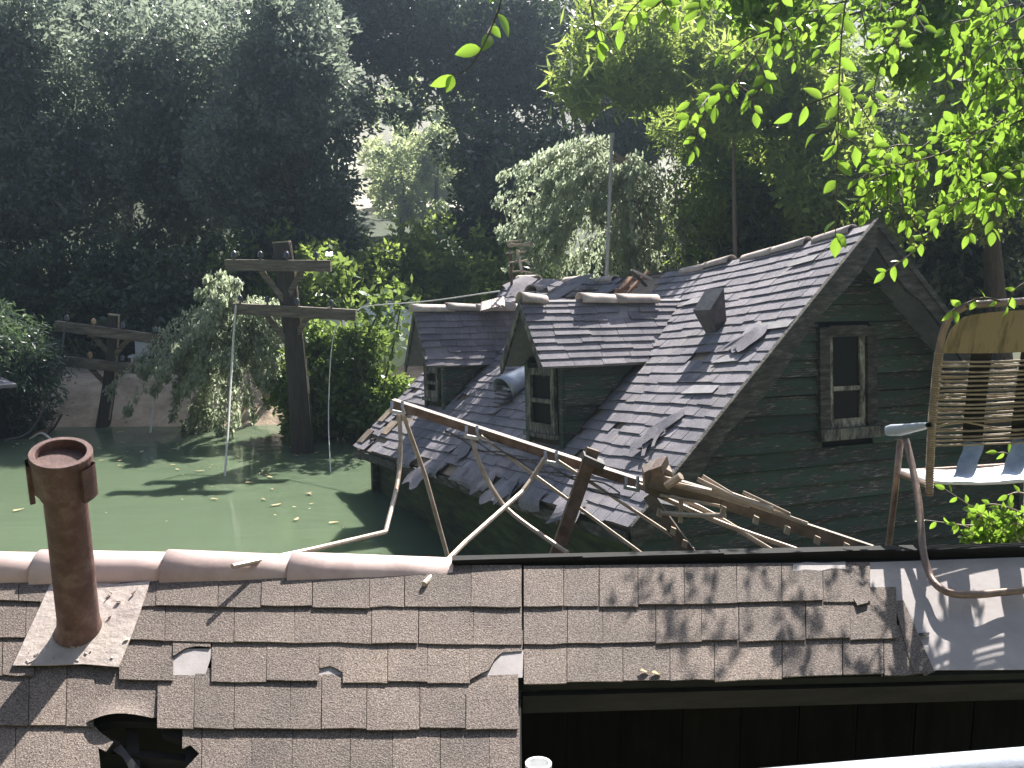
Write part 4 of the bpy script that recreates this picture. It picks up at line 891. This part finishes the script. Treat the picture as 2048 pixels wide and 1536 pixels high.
def auto(px0, px1, py0, py1, Yd, r0, r1, n, dy=1.5, fn=None):
    out = []
    while len(out) < n:
        x, y = random.uniform(px0, px1), random.uniform(py0, py1)
        if fn and not fn(x, y): continue
        r = random.uniform(r0, r1); out.append(pb_blob(x, y, Yd + random.uniform(-dy, dy), r, r * random.uniform(.9, 1.5)))
    return out
# left wall of dark grey-green trees
grpL = 'dark trees along the left bank'
tree('dark_tree', 'dark grey green tree filling the upper left corner', 'tree', (-16, 38), auto(-260, 190, 60, 560, 37, 55, 90, 32), 66000, 'lf_grey', .24, .45, .38, grp=grpL, tr=.35)
tree('dark_tree', 'dark tall tree with hanging clumps second from the left edge', 'tree', (-11, 38), auto(190, 430, 55, 600, 37, 45, 80, 30), 60000, 'lf_grey', .23, .45, .36, grp=grpL, tr=.35)
tree('dark_tree', 'tall grey green tree with sunlit right side above the tall pole', 'tree', (-7, 35), auto(430, 640, 40, 400, 34, 45, 80, 28, fn=lambda x, y: x < 650 - max(0, y - 180) * .5), 60000, 'lf_grey', .2, .45, .32, grp=grpL, tr=.3)
for k, (a, b_, lab) in enumerate(((-280, 90, 'hazy tall tree behind the dark tree in the upper left corner'), (80, 400, 'hazy tall tree rising behind the second dark tree from the left'), (380, 660, 'hazy tall tree top behind the tree above the tall pole'))):
    tree('dark_tree', lab, 'tree', (((a + b_) / 2 - 1024) / F * 46, 46.5), auto(a, b_, -20, 220, 46, 50, 85, 16), 24000, 'lf_grey', .3, .45, .45, grp=grpL, tr=.35, limbs=False)
# centre
tree('dark_tree', 'blue green tree left of the bright gap in the woods', 'tree', (-6.0, 37), auto(540, 690, 190, 560, 36, 45, 70, 16), 40000, 'lf_blue', .22, .45, .32, tr=.25, grp='trees beyond the far bank')
tree('dark_tree', 'dark hazy canopy tree arching over the top centre', 'tree', (.9, 42.5), auto(690, 1120, -30, 130, 41, 55, 95, 22) + auto(940, 1100, 100, 300, 40, 40, 70, 8) + auto(760, 900, 120, 240, 40, 14, 28, 9), 42000, 'lf_dark', .26, .4, .35, tr=.3, limbs=False, grp='trees beyond the far bank')
tree('dark_tree', 'dark leafy tree right of the bright gap in the woods', 'tree', (-.6, 37), auto(950, 1110, 310, 470, 36, 40, 65, 12), 26000, 'lf_dark', .27, .45, .3, tr=.22, grp='trees beyond the far bank')
tree('tall_tree', 'tall tree with thick pale trunk and thin stems at upper centre', 'tree', (2.45, 40), auto(1060, 1420, -30, 180, 40, 50, 90, 18) + auto(1230, 1420, 200, 330, 38.5, 40, 65, 8), 40000, 'lf_dark', .3, .25, .35, bark='bark_pale', tr=.42, grp='trees beyond the far bank', stems=((1120, 1085), (1132, 1110), (1142, 1150), (1175, 1215), (1160, 1180)))
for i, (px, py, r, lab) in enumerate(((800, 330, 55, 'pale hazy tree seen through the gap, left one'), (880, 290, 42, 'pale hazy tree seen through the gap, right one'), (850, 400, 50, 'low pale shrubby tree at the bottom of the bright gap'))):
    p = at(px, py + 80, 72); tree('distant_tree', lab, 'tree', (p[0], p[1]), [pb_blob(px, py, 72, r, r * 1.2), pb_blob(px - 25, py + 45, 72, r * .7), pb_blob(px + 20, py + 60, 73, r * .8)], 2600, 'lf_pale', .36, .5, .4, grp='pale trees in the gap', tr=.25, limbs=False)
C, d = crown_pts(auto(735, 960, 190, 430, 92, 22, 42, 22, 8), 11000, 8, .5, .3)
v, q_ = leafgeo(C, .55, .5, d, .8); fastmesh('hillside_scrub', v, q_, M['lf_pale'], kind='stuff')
# undergrowth behind the bank: one mass nobody could count
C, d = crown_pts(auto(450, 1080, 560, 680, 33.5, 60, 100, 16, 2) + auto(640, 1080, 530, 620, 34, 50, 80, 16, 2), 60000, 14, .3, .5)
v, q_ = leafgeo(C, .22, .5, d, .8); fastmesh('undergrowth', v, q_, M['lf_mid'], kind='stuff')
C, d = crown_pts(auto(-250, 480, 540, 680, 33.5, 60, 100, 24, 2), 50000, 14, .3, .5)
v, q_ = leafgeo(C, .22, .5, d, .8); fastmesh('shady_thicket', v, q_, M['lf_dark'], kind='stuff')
C, d = crown_pts(auto(1480, 2300, 300, 640, 26, 80, 140, 34, 2.0) + auto(1080, 1480, 500, 640, 30, 60, 90, 10, 1), 110000, 14, .35, .4)
v, q_ = leafgeo(C, .24, .4, d, .8); fastmesh('hillside_thicket', v, q_, M['lf_dark'], kind='stuff')
# right: bright narrow-leaved trees, dark trees behind the house
tree('bamboo_tree', 'bright yellow green narrow leaved tree above the silver shrub', 'tree', (5.2, 23), auto(1150, 1420, 40, 190, 22, 30, 55, 20) + auto(1380, 1640, 20, 260, 22, 40, 65, 16), 17000, 'lf_bamboo', .4, .15, .3, ax_=(-.2, -.2, -.25), axj=.8, bark='bark_pale', tr=.09, grp='trees behind the sunken house', limbs=False)
tree('bamboo_tree', 'dense dark green narrow leaved tree behind the roof ridge', 'tree', (9.6, 28), auto(1390, 1700, 120, 480, 26, 50, 90, 30), 48000, 'lf_mid', .24, .2, .3, ax_=(0, 0, -.4), axj=.7, tr=.2, grp='trees behind the sunken house', limbs=False)
tree('shade_tree', 'tall leafy tree at the upper right in deep shade', 'tree', (10.5, 22), auto(1600, 2200, -200, 420, 21, 60, 110, 26), 42000, 'lf_mid', .2, .42, .3, tr=.3, grp='trees behind the sunken house', limbs=False)
# weeping silver shrubs made of arching sprays
def weeping(name, label, cat, base, origin, tips, n, mt, size, asp, spread, grp=None, hang=.5, clump=.06, bark='bark'):
    bp = np.array([base[0], base[1], float(terr(np.array(base[0]), np.array(base[1]))) - .1]); t = thing(name, bp, label, cat, grp)
    tw = MB(); C = []; D = []
    for tip, m in tips:
        o = np.asarray(origin) + rng.normal(size=3) * spread * .25
        for k in range(m):
            e = np.asarray(tip) + rng.normal(size=3) * spread * np.array([1, 1, .8]); mid = (o + e) / 2 + np.array([0, 0, hang * np.linalg.norm((e - o)[:2])])
            pts = np.array(curve([o, mid, e, e + (e - mid) * .15 + np.array([0, 0, -.35 * hang])], 6))
            if k % 4 == 0: tw.tube(pts[:-2], list(np.linspace(.018, .004, len(pts) - 2)), 5, cap=False)
            s = rng.uniform(.25, 1, n) * (len(pts) - 1.001); i = s.astype(int); f = (s - i)[:, None]
            P = pts[i] * (1 - f) + pts[i + 1] * f; drop = np.abs(rng.normal(size=(n, 1))) * np.array([0, 0, -1]) * .14 * hang / .5
            C.append(P + rng.normal(size=(n, 3)) * clump + drop); D.append(nrm(pts[-1] - pts[-3]) * np.ones((n, 1)) + np.array([0, 0, -.5]))
    tw.tube(curve([bp, (bp + origin) / 2, origin], 4), [.1, .09, .08, .08, .07, .07, .06, .05, .05], 7); tw.build('trunk', M[bark], t)
    v, q_ = leafgeo(np.concatenate(C), size, asp, np.concatenate(D), .7); fastmesh('crown', v, q_, M[mt], t); return t
Ys = 25.3
weeping('weeping_shrub', 'silver green weeping shrub spilling over the far slope behind the roof', 'shrub', (4.1, 26.5), at(1260, 330, 25.5),
    [(at(x, y, Ys + random.uniform(-1, .6)), 7) for x, y in ((1060, 420), (1090, 350), (1040, 460), (1130, 500), (1110, 440), (1180, 540), (1230, 520), (1180, 420), (1250, 450), (1290, 500), (1330, 430), (1340, 520), (1220, 380), (1300, 370), (1140, 330), (1090, 530), (1270, 560), (1360, 470))],
    170, 'lf_silver', .14, .42, .42, grp='silver weeping shrubs', hang=.2, bark='bark_pale')
weeping('weeping_shrub', 'silver leaved weeping shrub trailing over the sandy bank between the poles', 'shrub', (-6.6, 28.0), at(480, 620, 26.4),
    [(at(x, y, 26.0 + random.uniform(-.6, .6)), 7) for x, y in ((295, 748), (345, 715), (370, 735), (430, 590), (410, 650), (440, 710), (500, 650), (520, 700), (540, 630), (385, 745), (430, 790), (460, 830), (400, 690), (390, 835), (540, 740), (440, 575), (470, 680), (545, 690))],
    190, 'lf_silver', .14, .42, .34, grp='silver weeping shrubs', hang=.2, bark='bark_pale')
tree('leafy_bush', 'bright glossy green bush beside the tall pole', 'bush', (-3.7, 26.5), [pb_blob(x, y, 25.6 + random.uniform(-.4, .4), r) for x, y, r in ((690, 790, 62), (635, 730, 55), (725, 760, 45), (600, 800, 55), (680, 830, 62), (750, 810, 55), (785, 790, 36), (620, 850, 45), (570, 770, 40), (625, 670, 30), (660, 720, 36), (740, 840, 40), (735, 690, 34), (700, 680, 30))],
     19000, 'lf_bush', .18, .5, .2, tr=.08, shell=.35)
bp = np.array([-3.6, 26.2, 0.4]); tt = thing('young_tree', bp, 'young tree with large pale leaves rising above the glossy bush', 'tree'); tw = MB(); C = []
for pts in ([(730, 800), (715, 680), (700, 590), (690, 530)], [(760, 800), (785, 700), (800, 620), (808, 570)], [(715, 700), (750, 640), (765, 590)], [(700, 620), (670, 560), (665, 525)]):
    P = curve([at(*p, 25.2) for p in pts], 8); tw.tube(P, list(np.linspace(.03, .012, len(P))), 6)
    for k in range(110): C.append(P[random.randrange(6, len(P))] + rng.normal(size=3) * .2)
tw.build('trunk', M['bark'], tt); v, q_ = leafgeo(np.array(C), .26, .55, np.array([[0, 0, -.3]]), .9); fastmesh('crown', v, q_, M['lf_bush'], tt)
tree('bank_shrub', 'feathery dark green shrub at the left water edge', 'shrub', (-12.2, 27.0), auto(-150, 75, 650, 850, 26.2, 35, 62, 16, .8), 22000, 'lf_blue', .2, .22, .25, tr=.08, ax_=(0, 0, -.4))

ob = [pb_blob(random.uniform(1330, 1760), random.uniform(-60, 70), 8.5 + random.uniform(-.5, .5), random.uniform(40, 75), random.uniform(30, 60)) for _ in range(12)] + [pb_blob(random.uniform(1760, 2120), random.uniform(-60, 200), 8.5 + random.uniform(-.5, .5), random.uniform(45, 80), random.uniform(40, 80)) for _ in range(14)] + [pb_blob(1980 + random.uniform(-60, 120), random.uniform(250, 380), 8.5, 45) for _ in range(5)]
C, d = crown_pts(ob, 9000, 8, .09, .3); ot = thing('overhanging_tree', np.array([6.5, 9.5, -.2]), 'overhanging tree filling the top right corner behind the hanging sprays', 'tree')
v, q_ = leafgeo(C, .085, .5, d * .4 + np.array([0, 0, -.5]), .8); fastmesh('crown', v, q_, M['lf_front'], ot)
tk_ = MB(); tk_.tube(curve([(6.5, 9.5, -1.5), (6.3, 9.3, 3), (5.2, 9, 7.2), (3.6, 8.6, 7.6), (2.2, 8.5, 7.4)], 6), list(np.linspace(.2, .02, 25)), 8)
for bl in ob[::2]: tk_.tube(curve([(4.6, 8.9, 7.5) if bl[0] < 3.6 else (5.6, 9.1, 6.8), bl[:3]], 4), [.03, .02, .015, .01, .006], 5)
tk_.build('trunk', M['bark'], ot, smooth=True)
# ------------------------------------------------------------------ foreground branches
def leaf_mesh(k):
    m = MB(); wd = (.25, .22, .28)[k]
    def fn(a, b):
        wv = wd * math.sin(math.pi * min(.999, a ** .85)) ** .9 if 0 < a < 1 else 0
        s = (b - .5) * 2; return (s * wv, a, .10 * abs(s) * wv / wd - (.12, .2, .05)[k] * a * a)
    m.grid(fn, 6, 2); me = bpy.data.meshes.new('leaf'); me.from_pydata(m.v, [], m.f); me.materials.append(M['lf_front'])
    me.polygons.foreach_set('use_smooth', [True] * len(me.polygons)); return me
LM = [leaf_mesh(k) for k in range(3)]
def put_leaf(par, p, d, size, face=None):
    d = nrm(d); n = nrm((np.array([0, -1, .35]) if face is None else face) + rng.normal(size=3) * .5); x = nrm(np.cross(d, n)); z = np.cross(x, d)
    o = bpy.data.objects.new('leaf', random.choice(LM)); COL.objects.link(o); o.parent = par
    Mx = Matrix(((x[0], d[0], z[0], 0), (x[1], d[1], z[1], 0), (x[2], d[2], z[2], 0), (0, 0, 0, 1)))
    o.matrix_basis = Matrix.Translation(p - WP[par.name]) @ Mx @ Matrix.Scale(size, 4)
def branch(label, lines, dens=26, size=.085, grp='leafy branches hanging over the view', name='leafy_branch', tmat='twig', cat='branch', r=.004, Yd=4.2, first_skip=0):
    p0 = at(lines[0][0][0], lines[0][0][1], lines[0][0][2] if len(lines[0][0]) > 2 else Yd); t = thing(name, p0, label, cat, grp); tw = MB(); cnt = 0
    for ln in lines:
        dp = random.uniform(-.15, .15); pts = [at(q_[0], q_[1], q_[2] if len(q_) > 2 else Yd + dp * (k > 0)) for k, q_ in enumerate(ln)]
        P = curve(pts, 8); tw.tube(P, list(np.linspace(r, r * .45, len(P))), 5)
        Ls = np.concatenate([[0], np.cumsum([np.linalg.norm(b - a) for a, b in zip(P, P[1:])])]); s = 0.01; side = 1; step = dens * Yd / F
        while s < Ls[-1] and cnt < 280:
            i = min(int(np.searchsorted(Ls, s)), len(P) - 1); i = max(i, 1); tg = nrm(P[i] - P[i - 1]); sd = nrm(np.cross(tg, [0, 1, 0])) * side
            p = P[i - 1] + (P[i] - P[i - 1]) * ((s - Ls[i - 1]) / max(1e-6, Ls[i] - Ls[i - 1]))
            d = sd * random.uniform(.6, 1) + tg * random.uniform(.3, .9) + np.array([0, random.uniform(-.4, .4), -.25])
            put_leaf(t, p, d, size * random.uniform(.6, 1.05)); cnt += 1; side = -side; s += step * random.uniform(.6, 1.4)
        put_leaf(t, P[-1], tg + np.array([0, 0, -.2]), size * .9)
    tw.build('twig', M[tmat], t); return t
def sub(x, y, n, ln, dirs, j=.5):             # short side shoots
    out = []
    for k in range(n):
        a = random.choice(dirs) + random.uniform(-j, j); l = ln * random.uniform(.6, 1.2); x0, y0 = x + random.uniform(-40, 40), y + random.uniform(-30, 30)
        out.append([(x0, y0), (x0 + l * .5 * math.cos(a), y0 + l * .5 * math.sin(a) + 3), (x0 + l * math.cos(a), y0 + l * math.sin(a) + 14)])
    return out
branch('long hanging spray of bright oval leaves in front of the roof ridge', [[(1700, -60), (1684, 60), (1678, 170), (1676, 270), (1673, 360), (1671, 475)], [(1676, 185), (1640, 200), (1610, 212), (1585, 226)], [(1676, 240), (1655, 255), (1632, 268)], [(1680, 170), (1712, 200), (1735, 235), (1750, 262)], [(1678, 268), (1705, 285), (1735, 308)]], 30, .088)
branch('leafy branch slanting down from the top beside the hanging spray', [[(1580, -60), (1535, 70), (1470, 160), (1420, 190), (1380, 205)], [(1470, 160), (1440, 200), (1405, 235), (1385, 300)], [(1420, 190), (1400, 215), (1378, 235)], [(1510, 110), (1530, 160), (1500, 200)], [(1470, 165), (1500, 190), (1510, 225)], [(1540, 60), (1490, 80), (1450, 110)]], 22, .07)
branch('thin branch with small leaves right of the hanging spray', [[(1860, -60), (1840, 10), (1795, 70), (1765, 120), (1750, 170), (1748, 205)], [(1800, 60), (1775, 55), (1762, 60)], [(1795, 80), (1800, 110), (1790, 125)], [(1830, 30), (1850, 60), (1835, 70)]], 20, .062)
branch('thick leafy branch reaching in from the right edge above the gable', [[(2120, 170), (2000, 245), (1900, 300), (1820, 325), (1760, 335), (1715, 360)]] + sum([sub(x, y, 5, 70, [1.6, 2.2, 2.8]) for x, y in ((1760, 335), (1800, 330), (1850, 315), (1900, 300), (1960, 270))], []) , 18, .058)
branch('drooping branch tip pointing down across the gable rake', [[(2120, 300), (1990, 360), (1930, 400), (1870, 450), (1830, 500), (1770, 545)], [(1960, 380), (1950, 430), (1935, 470)], [(1930, 400), (1900, 410), (1880, 420)], [(1850, 480), (1825, 440), (1830, 430)], [(1990, 360), (2030, 330), (2048, 325)]] + sub(1970, 380, 6, 60, [2, 2.6]), 20, .066)
branch('hanging twig with dark leaves near the right edge at the top', [[(1990, -60), (1950, 20), (1915, 60), (1895, 120), (1890, 200), (1884, 235)], [(1915, 60), (1930, 110), (1925, 160), (1930, 180)], [(1940, 40), (1910, 45), (1890, 60)]], 22, .068)
branch('dense leafy branch crowding the top right corner', [[(2120, -40), (2050, 30), (1990, 60), (1960, 90)], [(2120, 120), (2060, 150), (2020, 200), (2005, 260)], [(2110, 60), (2050, 90), (2010, 120)], [(2100, 200), (2050, 210), (2030, 250)]] + sum([sub(x, y, 5, 60, [1.6, 2.4, 3]) for x, y in ((2020, 60), (2030, 140), (2010, 20), (1980, 110))], []), 18, .06)
branch('sparse yellow green twig hanging at the top centre', [[(1012, -60), (1000, 10), (985, 50), (962, 100), (935, 138), (905, 150)], [(985, 50), (975, 66), (980, 70)]], 62, .10, Yd=4.0)
branch('chain of folded leaves hanging at the top right of centre', [[(1172, -60), (1180, 0), (1190, 50), (1198, 85)], [(1190, 50), (1215, 70), (1225, 85)]], 26, .085)
branch('group of large bright leaves along the top edge', [[(1330, -60), (1290, -10), (1255, 30), (1245, 60)], [(1360, -40), (1320, 5), (1290, 25)], [(1420, -50), (1400, 0), (1405, 30)], [(1300, -20), (1330, 10), (1340, 30)], [(1440, -60), (1420, 0), (1395, 20)]], 26, .082)
branch('leafy branch high in the upper right between the sprays', [[(1780, -60), (1740, 10), (1690, 60), (1640, 100)], [(1650, -60), (1620, 10), (1570, 60), (1545, 100)], [(1900, -60), (1840, -10), (1790, 20)]] + sum([sub(x, y, 4, 60, [1.4, 2.2, 2.8]) for x, y in ((1700, 30), (1600, 30), (1760, 10), (1560, 50))], []), 20, .058, Yd=5.0)
branch('leafy shrub with pale twigs growing under the lawn chair', [[(2100, 1110, 4.3), (2030, 1075, 4.3), (1975, 1050, 4.3), (1930, 1050, 4.3), (1850, 1040, 4.3)], [(2060, 1100, 4.3), (1985, 1052, 4.3), (1945, 1015, 4.3), (1890, 978, 4.3)], [(2080, 1040, 4.3), (2000, 1010, 4.3), (1950, 1012, 4.3)], [(2100, 1000, 4.3), (2040, 985, 4.3), (2015, 990, 4.3)], [(2090, 960, 4.3), (2020, 910, 4.3), (1995, 905, 4.3)]] + [[(x + 30, y + 20, 4.4), (x + 10, y + 5, 4.3), (x - 20, y - random.uniform(0, 20), 4.25)] for x, y in [(random.uniform(1930, 2060), random.uniform(1030, 1095)) for _ in range(34)]], 20, .052, grp=None, name='shrub', tmat='twig_pale', cat='shrub', r=.0035, Yd=4.3)
branch('few green leaves drooping over the top of the lawn chair', [[(2060, 560, 3.38), (2030, 580, 3.38), (2015, 612, 3.38)], [(2000, 602, 3.38), (1965, 596, 3.38), (1920, 612, 3.38), (1905, 622, 3.38)]], 26, .05, Yd=3.38, name='leafy_twig', cat='twig', grp=None)
